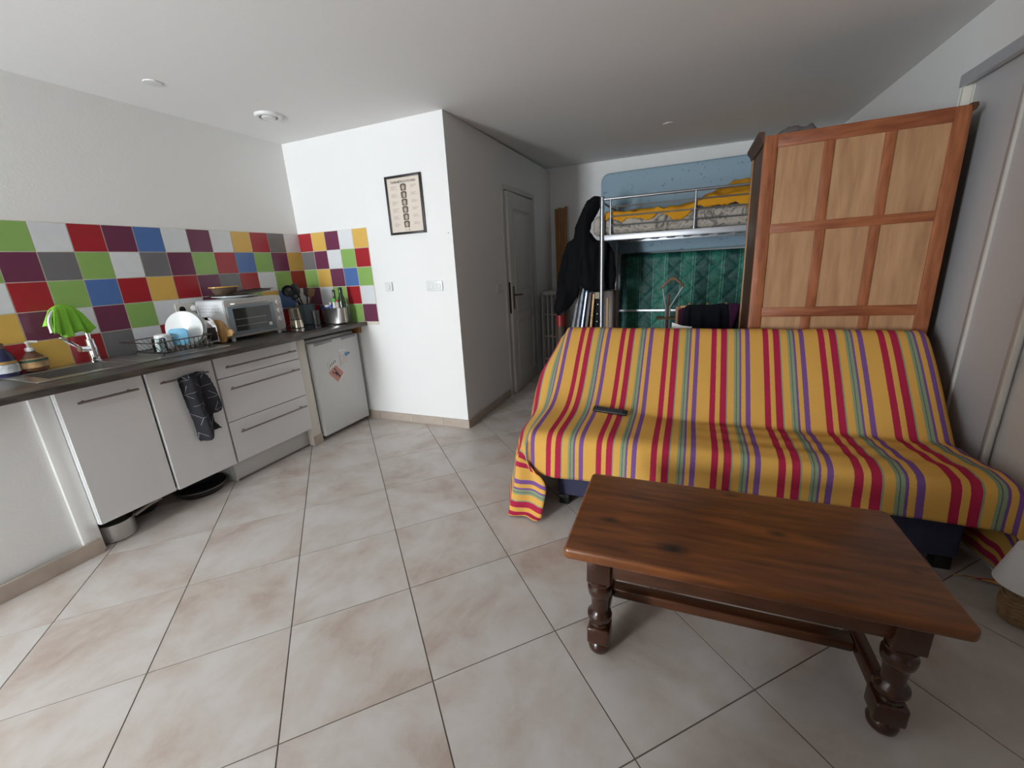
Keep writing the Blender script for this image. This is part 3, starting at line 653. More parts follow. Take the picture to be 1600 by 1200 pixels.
# dish rack with crockery
M_wire = mat('dark plated wire', (0.16, 0.155, 0.15), 0.25, 0.9)
rk = thing('dish_rack', 'chrome and black wire dish rack on the ribbed drainer', 'dish rack', (-1.27, -1.29, T + 0.006))
rx0, rx1, ry0, ry1, rz0, rz1 = -1.44, -1.115, -1.49, -1.162, T + 0.022, T + 0.088
lo4 = [(rx0 + 0.03, ry0 + 0.05), (rx1 - 0.02, ry0 + 0.05), (rx1 - 0.02, ry1 - 0.02), (rx0 + 0.03, ry1 - 0.02)]; hi4 = [(rx0, ry0), (rx1, ry0), (rx1, ry1), (rx0, ry1)]
build(MB().tube([(x, y, rz0) for x, y in lo4], 0.0032, 6, closed=True), 'base_wire', M_black, rk)
build(MB().tube([(x, y, rz1) for x, y in hi4], 0.0032, 6, closed=True), 'rim_wire', M_wire, rk)
for i in range(13):
    f_ = i / 12; ya = ry0 + (ry1 - ry0) * f_; yb_ = lo4[0][1] + (lo4[2][1] - lo4[0][1]) * f_
    pts = [(rx1, ya, rz1), (lo4[1][0], yb_, rz0), (rx0 + 0.03, yb_, rz0), (rx0, ya, rz1)]
    build(MB().tube(pts, 0.0018, 5), 'cross_wire', M_wire, rk)
for i in range(9):
    yb_ = ry0 + 0.10 + i * 0.028
    build(MB().tube([(rx1 - 0.03 + 0.014 * math.cos(a * math.pi / 6), yb_, rz0 + 0.034 * math.sin(a * math.pi / 6)) for a in range(7)], 0.0018, 5), 'plate_loop', M_wire, rk)
for x, y in lo4: build(MB().cyl((x, y, T + 0.008), (x, y, rz0), 0.005, 8), 'foot', M_black, rk)
def disc(name, c, nrm, prof, m, label, cat, group=None):
    q = Vector(nrm).normalized().to_track_quat('Z', 'Y').to_matrix().to_4x4()
    return tag(build(MB().lathe(prof, c, 40, q), name, m), label, cat, group)
PLATE = lambda r: [(0, 0), (r * 0.55, 0), (r * 0.62, 0.004), (r, 0.016), (r, 0.019), (r * 0.63, 0.008), (0, 0.004)]
disc('dinner_plate', (-1.285, -1.205, 1.012), (0.52, -0.83, 0.16), PLATE(0.107), M_ceram, 'white dinner plate standing foremost in the dish rack', 'plate', 'plates in the dish rack')
disc('dinner_plate', (-1.292, -1.178, 1.008), (0.52, -0.83, 0.16), PLATE(0.107), M_ceram, 'white dinner plate right behind the front plate in the rack', 'plate', 'plates in the dish rack')
# blue lid
bl = rrect(-0.052, 0.052, -0.05, 0.05, 0.024)
Mb = Matrix.Translation((-1.235, -1.285, 0.975)) @ Vector((0.6, -0.78, 0.18)).normalized().to_track_quat('Z', 'Y').to_matrix().to_4x4()
tag(build(MB().prism(bl, -0.005, 0.005).xf(Mb), 'plastic_lid', mat('sky blue plastic', '6FB0D2', 0.45), bevel=0.003), 'light blue plastic lid propped against the plates', 'lid')
mg = thing('white_mug', 'white mug upside down in the dish rack beside a glass', 'mug', (-1.27, -1.352, rz0 + 0.003))
cm = Vector((-1.27, -1.352, rz0 + 0.004))
build(MB().lathe([(0.041, 0), (0.043, 0.002), (0.041, 0.084), (0.034, 0.09), (0.030, 0.088), (0, 0.087)], cm, 28), 'body', M_ceram, mg)
build(MB().tube([cm + Vector((0.012, 0.040, 0.018)), cm + Vector((0.018, 0.062, 0.022)), cm + Vector((0.02, 0.070, 0.045)), cm + Vector((0.018, 0.060, 0.068)), cm + Vector((0.012, 0.038, 0.072))], 0.0055, 8), 'handle', M_ceram, mg)
cgl = Vector((-1.215, -1.405, rz0 + 0.004))
tag(build(MB().lathe([(0.030, 0), (0.034, 0.0), (0.036, 0.03), (0.032, 0.072), (0.030, 0.075), (0.026, 0.072), (0.030, 0.03), (0.028, 0.004)], cgl, 28), 'drinking_glass', M_glass), 'clear drinking glass at the front left of the dish rack', 'glass')
# toaster
ts = thing('toaster', 'chrome toaster with black end panel between plates and oven', 'toaster', (-1.36, -1.085, T))
prof = [(-1.44, 0.900), (-1.235, 0.900), (-1.235, 1.0), (-1.255, 1.045), (-1.29, 1.062), (-1.385, 1.062), (-1.42, 1.045), (-1.44, 1.0)]
build(MB().prism(prof, -1.132, -1.045, lambda a, b, c: (a, c, b)), 'body', M_chrome, ts, bevel=0.006, seg=3)
pf2 = [(-1.375, 0.905), (-1.27, 0.905), (-1.27, 0.99), (-1.285, 1.025), (-1.32, 1.035), (-1.36, 1.025), (-1.375, 0.99)]
build(MB().prism(pf2, -1.137, -1.127, lambda a, b, c: (a, c, b)), 'end_panel', M_black, ts, bevel=0.002)
build(MB().box(-1.235, -1.231, -1.122, -1.058, 0.915, 1.0), 'front_panel', M_black, ts, bevel=0.001)
build(MB().box(-1.40, -1.27, -1.117, -1.099, 1.060, 1.0635).box(-1.40, -1.27, -1.078, -1.060, 1.060, 1.0635), 'bread_slot', M_dark, ts)
for x in (-1.42, -1.25):
    build(MB().cyl((x, -1.10, T + 0.0005), (x, -1.10, 0.901), 0.012), 'foot', M_black, ts)
# cutting board leaning on the oven
M_board = wood('beech board', 'A87A45', 'D6AC73', 'Z', 0.55)
bd = [(0.0, 0.0), (0.20, 0.0), (0.215, 0.012), (0.222, 0.035), (0.245, 0.043), (0.275, 0.048), (0.288, 0.065), (0.282, 0.083), (0.262, 0.092), (0.238, 0.088), (0.215, 0.10), (0.20, 0.125), (0.175, 0.145), (0.14, 0.152), (0.0, 0.152)]
build_bd = MB().prism([(-1.435 + a, b) for a, b in bd], -0.008, 0.008, lambda a, b, c: (a, c, b))
build_bd.xf(Matrix.Translation((0, -1.014, T + 0.001)) @ Matrix.Rotation(R(-9), 4, 'X'))
tag(build(build_bd, 'cutting_board', M_board, bevel=0.004), 'pale wooden cutting board with a rounded handle leaning against the oven', 'cutting board')
# mini oven
ov = thing('mini_oven', 'white countertop oven with glass door and three knobs', 'oven', (-1.365, -0.765, T))
oy0, oy1, ox0, ox1, oz0, oz1 = -0.985, -0.545, -1.505, -1.225, 0.908, 1.165
M_ovw = mat('oven white enamel', (0.72, 0.74, 0.76), 0.3)
build(MB().prism(rrect(oy0, oy1, oz0, oz1, 0.022), ox0, ox1, lambda a, b, c: (c, a, b)), 'casing', M_ovw, ov, bevel=0.003)
M_ovf = mat('oven silver fascia', 'B9B4B0', 0.4, 0.2)
fa = build(MB().prism(rrect(oy0 + 0.002, oy1 - 0.002, oz0 + 0.002, oz1 - 0.002, 0.022), ox1, ox1 + 0.012, lambda a, b, c: (c, a, b)), 'fascia', M_ovf, ov, bevel=0.003)
dr_ = build(MB().box(ox1 + 0.010, ox1 + 0.022, oy0 + 0.010, oy1 - 0.085, oz0 + 0.022, oz1 - 0.045), 'glass_door', mat('grey door glass border', '7F8C92', 0.15), ov, bevel=0.002)
build(MB().box(ox1 + 0.0205, ox1 + 0.0235, oy0 + 0.045, oy1 - 0.115, oz0 + 0.042, oz1 - 0.062), 'dark_window', mat('dark oven glass', '3A3B38', 0.05), dr_)
for z in (0.985, 1.03): build(MB().cyl((ox1 + 0.0238, oy0 + 0.05, z), (ox1 + 0.0238, oy1 - 0.16, z), 0.0012, 6), 'rack_wire', M_steel, dr_)
build(MB().box(ox1 + 0.0225, ox1 + 0.0242, oy1 - 0.145, oy1 - 0.122, oz0 + 0.05, oz0 + 0.074), 'sticker', M_paper, dr_)
build(MB().tube([(ox1 + 0.010, oy0 + 0.05, oz1 - 0.03), (ox1 + 0.032, oy0 + 0.06, oz1 - 0.03), (ox1 + 0.032, oy1 - 0.13, oz1 - 0.03), (ox1 + 0.010, oy1 - 0.12, oz1 - 0.03)], 0.006, 8), 'door_handle', M_ovf, ov)
for i, z in enumerate((1.113, 1.052, 0.992)):
    kn = build(MB().lathe([(0.019, 0), (0.019, 0.004), (0.015, 0.006), (0.014, 0.018), (0.0, 0.019)], (ox1 + 0.011, oy1 - 0.042, z), 22, Matrix.Rotation(R(90), 4, 'Y')), 'knob', M_plast, fa)
    build(MB().obox(Matrix.Translation((ox1 + 0.030, oy1 - 0.042, z)) @ Matrix.Rotation(R(20), 4, 'X'), 0.008, 0.006, 0.030), 'knob_grip', M_greyplast, kn)
for r_, z in enumerate((1.128, 1.106, 1.086)):
    for i in range(7 if r_ else 11):
        x = ox0 + 0.04 + i * (0.030 if r_ else 0.018)
        build(MB().box(x, x + (0.016 if r_ else 0.004), oy0 - 0.0006, oy0 + 0.001, z, z + 0.004), 'vent_slot', M_greyplast, ov, smooth=False)
for x, y in ((ox1 - 0.012, oy0 + 0.03), (ox1 - 0.012, oy1 - 0.05), (ox0 + 0.02, oy0 + 0.03), (ox0 + 0.02, oy1 - 0.05)):
    build(MB().lathe([(0.011, 0), (0.014, 0.004), (0.014, 0.024)], (x, y, T + 0.0005), 16), 'foot', M_plast, ov)
# things on the oven
disc('serving_plate', (-1.36, -0.79, 1.1655), (0, 0, 1), PLATE(0.145), M_ceram, 'large white plate lying flat on top of the mini oven', 'plate')
tr_o = plate_hole(MB(), -0.105, 0.105, -0.19, 0.19, -0.088, 0.088, -0.17, 0.17, 0.0, 0.003)
tr_o.box(-0.09, 0.09, -0.172, 0.172, -0.012, -0.009)
tr_o.box(-0.09, -0.087, -0.172, 0.172, -0.012, 0.001).box(0.087, 0.09, -0.172, 0.172, -0.012, 0.001).box(-0.09, 0.09, -0.172, -0.169, -0.012, 0.001).box(-0.09, 0.09, 0.169, 0.172, -0.012, 0.001)
tr_o.xf(Matrix.Translation((-1.37, -0.735, 1.204)) @ Matrix.Rotation(R(3.5), 4, 'X'))
tag(build(tr_o, 'baking_tray', mat('brown tray enamel', '4A413B', 0.3, 0.4), bevel=0.001, seg=1), 'dark shallow baking tray balanced on the white plate', 'tray')
bw = thing('baking_dish', 'oval brown baking dish with yellow inside on the oven top', 'dish', (-1.35, -0.862, 1.20))
cb_ = Vector((-1.35, -0.862, 1.197))
build(MB().lathe([(0, 0), (0.062, 0), (0.074, 0.012), (0.086, 0.045), (0.085, 0.046), (0.070, 0.014), (0, 0.010)], cb_, 36, None, 0.72, 1.0), 'body', mat('brown glaze', '5E5040', 0.3), bw)
build(MB().lathe([(0.084, 0.0455), (0.098, 0.047), (0.098, 0.052), (0.083, 0.050), (0.066, 0.018), (0.0, 0.016), (0.0, 0.0162)], cb_, 36, None, 0.72, 1.0), 'yellow_lining', mat('yellow glaze', 'D9A24C', 0.25), bw)
# wall socket
so = thing('wall_socket', 'beige double wall socket with a white plug behind the plates', 'socket', (XK + 0.006, -1.03, 1.12))
build(MB().box(XK + 0.0065, XK + 0.016, -1.105, -0.955, 1.078, 1.155), 'plate', mat('ivory plastic', 'CFCBC0', 0.4), so, bevel=0.002)
build(MB().lathe([(0.020, 0), (0.020, 0.001), (0.0, 0.0012)], (XK + 0.0165, -1.067, 1.117), 24, Matrix.Rotation(R(90), 4, 'Y')), 'outlet', M_dark, so)
build(MB().lathe([(0.022, 0), (0.020, 0.02), (0.012, 0.032), (0.004, 0.034)], (XK + 0.0165, -0.995, 1.117), 20, Matrix.Rotation(R(90), 4, 'Y')).tube([(XK + 0.045, -0.995, 1.115), (XK + 0.05, -0.992, 1.09), (XK + 0.045, -0.985, 1.04)], 0.0045, 6), 'plug', M_plast, so)
# hob
tag(build(MB().box(-1.43, -1.035, -0.56, -0.10, T + 0.0002, T + 0.006), 'glass_hob', mat('black hob glass', (0.012, 0.012, 0.014), 0.06), bevel=0.001, seg=1), 'flat black glass hob set on the corner of the worktop', 'hob')
HZ = T + 0.0065
# moka pot
mk = thing('moka_pot', 'polished metal stovetop coffee pot on the hob beside the oven', 'coffee pot', (-1.285, -0.385, HZ))
cm = Vector((-1.285, -0.385, HZ)); M_moka = mat('polished steel', (0.72, 0.66, 0.56), 0.12, 1.0)
bt = build(MB().lathe([(0.050, 0), (0.052, 0.003), (0.047, 0.062), (0.046, 0.066)], cm, 32), 'boiler', M_moka, mk)
build(MB().lathe([(0.0455, 0.067), (0.0462, 0.07), (0.042, 0.15), (0.043, 0.152), (0.043, 0.156), (0.0, 0.163)], cm, 32), 'upper_pot', M_moka, mk)
build(MB().lathe([(0.0470, 0.0635), (0.0472, 0.0665), (0.0460, 0.069)], cm, 32), 'seal_ring', M_black, mk)
build(MB().lathe([(0.006, 0.16), (0.009, 0.17), (0.009, 0.178), (0.0, 0.181)], cm, 14), 'lid_knob', M_black, mk)
build(MB().tube([cm + Vector((-0.03, -0.03, 0.148)), cm + Vector((-0.055, -0.055, 0.15)), cm + Vector((-0.06, -0.06, 0.12)), cm + Vector((-0.058, -0.058, 0.08))], [0.006, 0.007, 0.007, 0.005], 8), 'handle', M_black, mk)
# utensil crock with utensils
cc = Vector((-1.375, -0.185, HZ))
M_crock = mat('slate blue ceramic', '6C7C82', 0.4)
nn = 48
prof = [(0.05, 0), (0.056, 0.003), (0.068, 0.16), (0.070, 0.165), (0.064, 0.165), (0.053, 0.012), (0, 0.010)]
mbk = MB(); pts = []
for r_, z in prof:
    pts.append([cc + Vector((max(r_, 1e-4) * (1 + 0.028 * math.cos(12 * 2 * math.pi * j / nn)) * math.cos(2 * math.pi * j / nn), max(r_, 1e-4) * (1 + 0.028 * math.cos(12 * 2 * math.pi * j / nn)) * math.sin(2 * math.pi * j / nn), z)) for j in range(nn)])
mbk.add([p for r_ in pts for p in r_], [(i * nn + j, i * nn + (j + 1) % nn, (i + 1) * nn + (j + 1) % nn, (i + 1) * nn + j) for i in range(len(pts) - 1) for j in range(nn)] + [tuple(range(nn - 1, -1, -1))])
tag(build(mbk, 'utensil_crock', M_crock), 'fluted slate-blue utensil crock in the tiled corner', 'crock')
def utensil(name, top, lean, kind, label, m):
    base = cc + Vector((lean[0] * -0.25, lean[1] * -0.25, 0.018)); tipp = cc + Vector((lean[0], lean[1], top))
    d = (tipp - base).normalized(); t_ = thing(name, label, 'utensil', base, group='utensils in the crock')
    hl = 0.62
    hp_ = base + (tipp - base) * hl
    build(MB().tube([base, hp_, base + (tipp - base) * 0.78], [0.005, 0.006, 0.005], 8), 'handle', m, t_)
    yv = Vector((0.75, -0.65, 0)); yv = (yv - d * yv.dot(d)).normalized(); xv = yv.cross(d)
    face = Matrix.Translation(base + (tipp - base) * 0.74) @ Matrix(((xv.x, yv.x, d.x, 0), (xv.y, yv.y, d.y, 0), (xv.z, yv.z, d.z, 0), (0, 0, 0, 1)))
    # head in local xz plane, z along the handle
    ln = (tipp - base).length * 0.26
    if kind == 'ladle':
        o_ = [(0, 0)]; mb_ = MB().lathe([(0.008, -0.034), (0.036, -0.024), (0.050, 0), (0.048, 0.001), (0.034, -0.020), (0, -0.028)], (0, 0, 0), 24, Matrix.Translation((0, 0.012, ln * 0.6)) @ Matrix.Rotation(R(-72), 4, 'X'))
    elif kind == 'spoon':
        mb_ = MB().lathe([(0.0, -0.010), (0.026, -0.006), (0.034, 0.001), (0.033, 0.002), (0.0, -0.005)], (0, 0, 0), 24, Matrix.Translation((0, 0, ln * 0.6)) @ Matrix.Rotation(R(-84), 4, 'X') @ Matrix.Diagonal((1, 1.5, 1, 1)))
    elif kind == 'slotted':
        mb_ = MB()
        for k_ in range(5): mb_.box(-0.034 + k_ * 0.0155, -0.026 + k_ * 0.0155, -0.002, 0.002, 0.012, ln)
        mb_.box(-0.034, 0.036, -0.002, 0.002, 0.0, 0.014).box(-0.034, 0.036, -0.002, 0.002, ln - 0.008, ln)
    else:
        mb_ = MB().prism([(-0.008, 0), (0.008, 0), (0.026, 0.02), (0.028, ln), (-0.028, ln), (-0.026, 0.02)], -0.002, 0.002, lambda a, b, c: (a, c, b))
    build(mb_.xf(face), 'head', m, t_, bevel=0.001 if kind in ('slotted', 'turner') else 0, seg=1)
utensil('ladle', 0.315, (-0.085, -0.10), 'ladle', 'black ladle leaning furthest left out of the crock', M_black)
utensil('cooking_spoon', 0.325, (-0.045, -0.05), 'spoon', 'black cooking spoon rising beside the ladle in the crock', M_black)
utensil('slotted_turner', 0.29, (-0.03, -0.09), 'slotted', 'black slotted turner with grey gaps low in the crock', M_black)
utensil('spatula', 0.30, (0.02, 0.02), 'turner', 'black flat spatula standing upright in the crock', M_black)
utensil('wooden_spoon', 0.295, (0.055, 0.04), 'none', 'thin brown wooden stick at the right of the crock', wood('old spoon wood', '6E4E33', '8A6848', 'Z', 0.7))
# tumbler
ct = Vector((-1.235, -0.235, HZ))
tag(build(MB().lathe([(0.028, 0), (0.030, 0.002), (0.034, 0.115), (0.033, 0.117), (0.030, 0.115), (0.026, 0.01), (0, 0.008)], ct, 28), 'dark_tumbler', mat('smoked glass', (0.05, 0.045, 0.05), 0.08, coat=0.5)), 'dark smoked tumbler between the crock and the steel tub', 'tumbler')
cj = Vector((-1.31, -0.07, T + 0.001))
jar = thing('spice_jar', 'small jar with a dark blue lid wedged behind the tumbler', 'jar', cj)
build(MB().lathe([(0.03, 0), (0.032, 0.003), (0.032, 0.10), (0.028, 0.11)], cj, 20), 'body', M_glass, jar); build(MB().lathe([(0.031, 0.11), (0.031, 0.145), (0.027, 0.148), (0, 0.149)], cj, 20), 'lid', mat('dark blue lid', '1E2850', 0.35), jar)
# steel tub with bottles
cs_ = Vector((-1.118, -0.125, T + 0.0068))
tub = MB().lathe([(0.088, 0), (0.094, 0.004), (0.096, 0.128), (0.098, 0.130), (0.093, 0.130), (0.090, 0.006), (0, 0.005)], cs_, 40, None, 1.15, 0.72)
tag(build(tub, 'steel_tub', M_steel), 'oval brushed steel tub full of bottles at the end of the worktop', 'tub')
def bottle(name, c, prof, m, label, capm=None, capprof=None, lab=None):
    t_ = thing(name, label, 'bottle', c, group='bottles in the steel tub')
    build(MB().lathe(prof, c, 20), 'body', m, t_)
    if capm: build(MB().lathe(capprof, c, 16), 'cap', capm, t_)
    if lab: build(MB().lathe(lab[0], c, 20), 'wrap_label', lab[1], t_)
zb = T + 0.0125
M_bg1 = mat('olive bottle glass', (0.05, 0.06, 0.012), 0.06, coat=0.4); M_bg2 = mat('dark green bottle glass', (0.012, 0.045, 0.012), 0.06, coat=0.4)
bottle('olive_glass_bottle', (-1.138, -0.095, zb), [(0.028, 0), (0.029, 0.13), (0.026, 0.155), (0.013, 0.175), (0.012, 0.245)], M_bg1, 'slim olive-brown glass bottle at the back of the steel tub', M_black, [(0.0125, 0.246), (0.0125, 0.268), (0.010, 0.27)])
bottle('green_glass_bottle', (-1.053, -0.105, zb), [(0.029, 0), (0.030, 0.16), (0.026, 0.20), (0.016, 0.225), (0.015, 0.262)], M_bg2, 'broad dark green bottle at the right of the steel tub', M_black, [(0.0155, 0.262), (0.0155, 0.284), (0.012, 0.286)])
bottle('green_cap_bottle', (-1.088, -0.155, zb), [(0.017, 0), (0.018, 0.13), (0.012, 0.165), (0.012, 0.175)], mat('frosted plastic', (0.7, 0.72, 0.7), 0.35), 'small pale bottle with a bright green cap in the steel tub', mat('bright green cap', '58B848', 0.4), [(0.017, 0.172), (0.018, 0.196), (0.014, 0.20)])
bottle('red_label_bottle', (-1.058, -0.152, zb), [(0.013, 0), (0.014, 0.14), (0.012, 0.175), (0, 0.176)], mat('pinkish jar', 'C9B9B4', 0.4), 'little jar with reddish label next to the green cap', mat('red cap', 'A8483C', 0.4), [(0.013, 0.172), (0.013, 0.186), (0.01, 0.188)])
bottle('blue_tub', (-1.173, -0.145, zb), [(0.026, 0), (0.027, 0.135), (0.026, 0.137)], mat('royal blue carton', '27398C', 0.45), 'round blue container with white top inside the steel tub on its left', M_plast, [(0.0275, 0.134), (0.0275, 0.148), (0.02, 0.15)])
bottle('thin_shaker', (-1.128, -0.158, zb), [(0.013, 0), (0.013, 0.13), (0.010, 0.15)], mat('blue and pink print', '3A55B0', 0.4), 'thin blue shaker with a white and pink neck in the steel tub', mat('pale pink neck', 'E4C8CC', 0.4), [(0.010, 0.148), (0.009, 0.168), (0.004, 0.172)])

# ================================================================== poster and switches
M_frame = mat('black frame', (0.014, 0.011, 0.012), 0.4)
ps = thing('framed_poster', 'black-framed vintage poster with a column of small portraits', 'poster', (-0.379, -0.006, 1.56))
px0, px1, pz0, pz1 = -0.54, -0.218, 1.558, 1.971; b_ = 0.017
build(MB().box(px0, px0 + b_, -0.016, -0.001, pz0, pz1).box(px1 - b_, px1, -0.016, -0.001, pz0, pz1).box(px0 + b_, px1 - b_, -0.016, -0.001, pz0, pz0 + b_).box(px0 + b_, px1 - b_, -0.016, -0.001, pz1 - b_, pz1), 'frame', M_frame, ps, bevel=0.002)
prn = build(MB().box(px0 + b_, px1 - b_, -0.009, -0.002, pz0 + b_, pz1 - b_), 'print', mat('aged poster paper', 'DCCFC2', 0.55, var=0.04, vscale=3), ps, smooth=False)
M_ink = mat('poster ink', '2E2826', 0.7)
text_mesh('THERMOMÈTRE DU POCHARD', 0.0225, 'title', lambda x, y, z: (-0.379 + x, -0.0094 - z, 1.918 + y), M_ink, prn, 0.0002, sx=0.72, bold=0.0003)
M_pgrey = mat('poster grey ink', '5E554F', 0.7); M_pface = mat('poster face tone', 'B9A592', 0.7); M_ptext = mat('poster faint text', 'A59A90', 0.7)
for i in range(6):
    zc = 1.888 - i * 0.0515; ht = 0.0475
    po = build(MB().prism([(-0.404, zc - ht / 2), (-0.358, zc - ht / 2), (-0.354, zc + ht * 0.3), (-0.366, zc + ht / 2), (-0.396, zc + ht / 2), (-0.408, zc + ht * 0.3)], -0.0098, -0.0088, lambda a, b, c: (a, c, b)), 'portrait', M_pgrey, prn, smooth=False)
    build(MB().lathe([(0.0, 0), (0.0125, 0), (0.0125, 0.0006), (0, 0.0008)], (-0.381 + 0.002 * math.sin(i * 2), -0.0096, zc - 0.003), 18, Matrix.Rotation(R(90), 4, 'X') @ Matrix.Diagonal((1, 1.35, 1, 1))), 'face', M_pface, prn)
    for sd_, xa in ((-1, -0.495), (1, -0.318)):
        for l_ in range(2 + (i * 3 + sd_) % 3):
            build(MB().box(xa, xa + 0.058 - 0.012 * ((l_ + i) % 3), -0.0094, -0.0088, zc + 0.008 - l_ * 0.007, zc + 0.0102 - l_ * 0.007), 'text_line', M_ptext, prn, smooth=False)
build(MB().tube([(-0.40, -0.0094, 1.60), (-0.388, -0.0094, 1.583)], 0.0012, 5).tube([(-0.365, -0.0094, 1.607), (-0.364, -0.0094, 1.588)], 0.0012, 5).box(-0.372, -0.356, -0.0096, -0.0088, 1.5845, 1.5875), 'glass_drawing', M_ink, prn)
th = thing('wall_dimmer', 'square white dimmer with a round dial left of the double switch', 'switch', (-0.627, -0.012, 1.13))
build(MB().prism(rrect(-0.661, -0.593, 1.135, 1.207, 0.006), -0.016, -0.0005, lambda a, b, c: (a, c, b)), 'plate', M_plast, th, bevel=0.003)
build(MB().lathe([(0.023, 0), (0.022, 0.008), (0.0, 0.0085)], (-0.630, -0.0155, 1.171), 28, Matrix.Rotation(R(90), 4, 'X')), 'dial', M_plast, th)
def dswitch(name, label, origin, u, nrm, wdt, hgt, vert=False):
    O, U, Nn = Vector(origin), Vector(u), Vector(nrm); fn = lambda a, b, c: O + U * a + Vector((0, 0, b)) + Nn * c
    t_ = thing(name, label, 'switch', O)
    build(MB().prism(rrect(-wdt / 2, wdt / 2, -hgt / 2, hgt / 2, 0.005), 0.0005, 0.010, fn), 'plate', M_plast, t_, bevel=0.002)
    for s_ in (-1, 1):
        c_ = s_ * wdt * 0.235; q_ = wdt * 0.155
        build(MB().prism([(c_ - q_, -hgt * 0.28), (c_ + q_, -hgt * 0.28), (c_ + q_, hgt * 0.28), (c_ - q_, hgt * 0.28)], 0.010, 0.014, fn), 'rocker', M_plast, t_, bevel=0.0015)
dswitch('double_switch', 'white double rocker switch under the framed poster', (-0.195, 0, 1.165), (1, 0, 0), (0, -1, 0), 0.145, 0.078)
dswitch('corridor_switch', 'white double switch on the shaded wall beside the door', (0, 0.775, 1.085), (0, 1, 0), (1, 0, 0), 0.13, 0.078)
tag(build(MB().lathe([(0.003, 0), (0.003, 0.004), (0, 0.0045)], (-0.033, -0.0002, 1.541), 10, Matrix.Rotation(R(90), 4, 'X')), 'wall_screw', M_black), 'tiny dark screw in the white wall near its corner', 'screw')

# ceiling fittings
def spot(c, label):
    t_ = thing('ceiling_spotlight', label, 'spotlight', (c[0], c[1], H - 0.006), group='recessed ceiling spotlights')
    z = H + (rise * c[1] / (YB + 0.09) if c[1] > 0.03 else 0)
    build(MB().lathe([(0.030, -0.001), (0.042, -0.0005), (0.041, -0.005), (0.030, -0.006)], (c[0], c[1], z), 32), 'trim_ring', M_plast, t_)
    build(MB().lathe([(0.0, -0.003), (0.029, -0.0025), (0.029, -0.0005), (0, -0.0005)], (c[0], c[1], z), 28), 'lens', M_greyplast, t_)
spot((-1.10, -1.153), 'recessed ceiling spotlight nearest the kitchen wall'); spot((1.385, 1.311), 'small recessed ceiling spotlight in front of the bunk bed')
vt = thing('ceiling_vent', 'round white extractor vent on the kitchen ceiling', 'vent', (-1.031, -0.512, H - 0.03))
build(MB().lathe([(0.085, 0), (0.085, -0.006), (0.078, -0.016), (0.060, -0.018), (0.056, -0.004), (0.056, 0)], (-1.031, -0.512, H - 0.0003), 40), 'rim', M_plast, vt)
build(MB().lathe([(0.056, -0.002), (0.056, -0.004), (0, -0.004)], (-1.031, -0.512, H - 0.0006), 32), 'throat', mat('dull brown', '5A4A3C', 0.8), vt)  # throat disc browner and darker than the white rim
build(MB().lathe([(0.0, -0.024), (0.038, -0.022), (0.045, -0.014), (0.043, -0.010), (0.01, -0.008), (0.006, -0.003)], (-1.031, -0.512, H), 32), 'cone', M_plast, vt)

# ================================================================== WARDROBE
M_wf = wood('reddish wardrobe frame', '7A4126', 'B16D45', 'Z', 0.45, 9); M_wfh = wood('reddish wardrobe rail', '763C23', 'AC6840', 'X', 0.45, 9)
M_wp = wood('tan plywood panel', '9F7552', 'C0956D', 'Z', 0.6, 6); M_wside = wood('dark wardrobe side', '3E2717', '5C3C24', 'Z', 0.5, 9)
wd = thing('wooden_wardrobe', 'tall wooden wardrobe showing its panelled back behind the sofa', 'wardrobe', (1.980, 0.0, 0.0), rot=(0, R(-0.8), 0), world=False)
WW, WD, WH = 0.832, 0.46, 1.885
for x0, x1 in ((0, 0.064), (WW - 0.062, WW)): build(MB().box(x0, x1, 0, 0.03, 0.0, WH), 'stile', M_wf, wd, bevel=0.002)
RZ = [(1.822, WH), (1.388, 1.436), (0.922, 0.976), (0.46, 0.51), (0.06, 0.13)]
for z0, z1 in RZ: build(MB().box(0.064, WW - 0.062, 0.001, 0.03, z0, z1), 'rail', M_wfh, wd, bevel=0.0015)
for r_ in range(4):
    z1, z0 = RZ[r_][0], RZ[r_ + 1][1]
    jit = (0, 0.006, -0.01, 0)[r_]
    xs = [0.064, 0.272 + jit, 0.318 + jit, 0.522 - jit, 0.566 - jit, WW - 0.062]
    for a, b in ((xs[1], xs[2]), (xs[3], xs[4])): build(MB().box(a, b, 0.002, 0.026, z0, z1), 'muntin', M_wf, wd, bevel=0.0015)
    for a, b in ((xs[0], xs[1]), (xs[2], xs[3]), (xs[4], xs[5])): build(MB().box(a, b, 0.010, 0.018, z0, z1), 'panel', M_wp, wd)
build(MB().box(0.004, 0.026, 0.03, WD, 0.0, WH), 'side_panel', M_wside, wd, bevel=0.001); build(MB().box(WW - 0.026, WW - 0.004, 0.03, WD, 0.0, WH), 'side_panel', M_wside, wd)
build(MB().box(0.026, WW - 0.026, 0.03, WD, WH - 0.03, WH - 0.012), 'top_panel', M_wside, wd); build(MB().box(0.026, WW - 0.026, 0.03, WD, 0.06, 0.08), 'bottom_panel', M_wside, wd)
build(MB().box(-0.004, 0.05, WD, WD + 0.022, 0.0, WH - 0.02).box(WW - 0.05, WW + 0.002, WD, WD + 0.022, 0, WH - 0.02).box(0.05, WW - 0.05, WD, WD + 0.02, 0.06, WH - 0.06), 'front_door', wood('light wardrobe front', '8A5A30', 'B07E4A', 'Z', 0.4), wd, bevel=0.002)
cp = [(0, WH - 0.035), (-0.008, WH - 0.03), (-0.014, WH - 0.012), (-0.028, WH + 0.006), (-0.032, WH + 0.022), (0, WH + 0.022)]
build(MB().prism(cp, -0.002, WD + 0.05, lambda a, b, c: (a, c, b)), 'cornice', M_wside, wd)
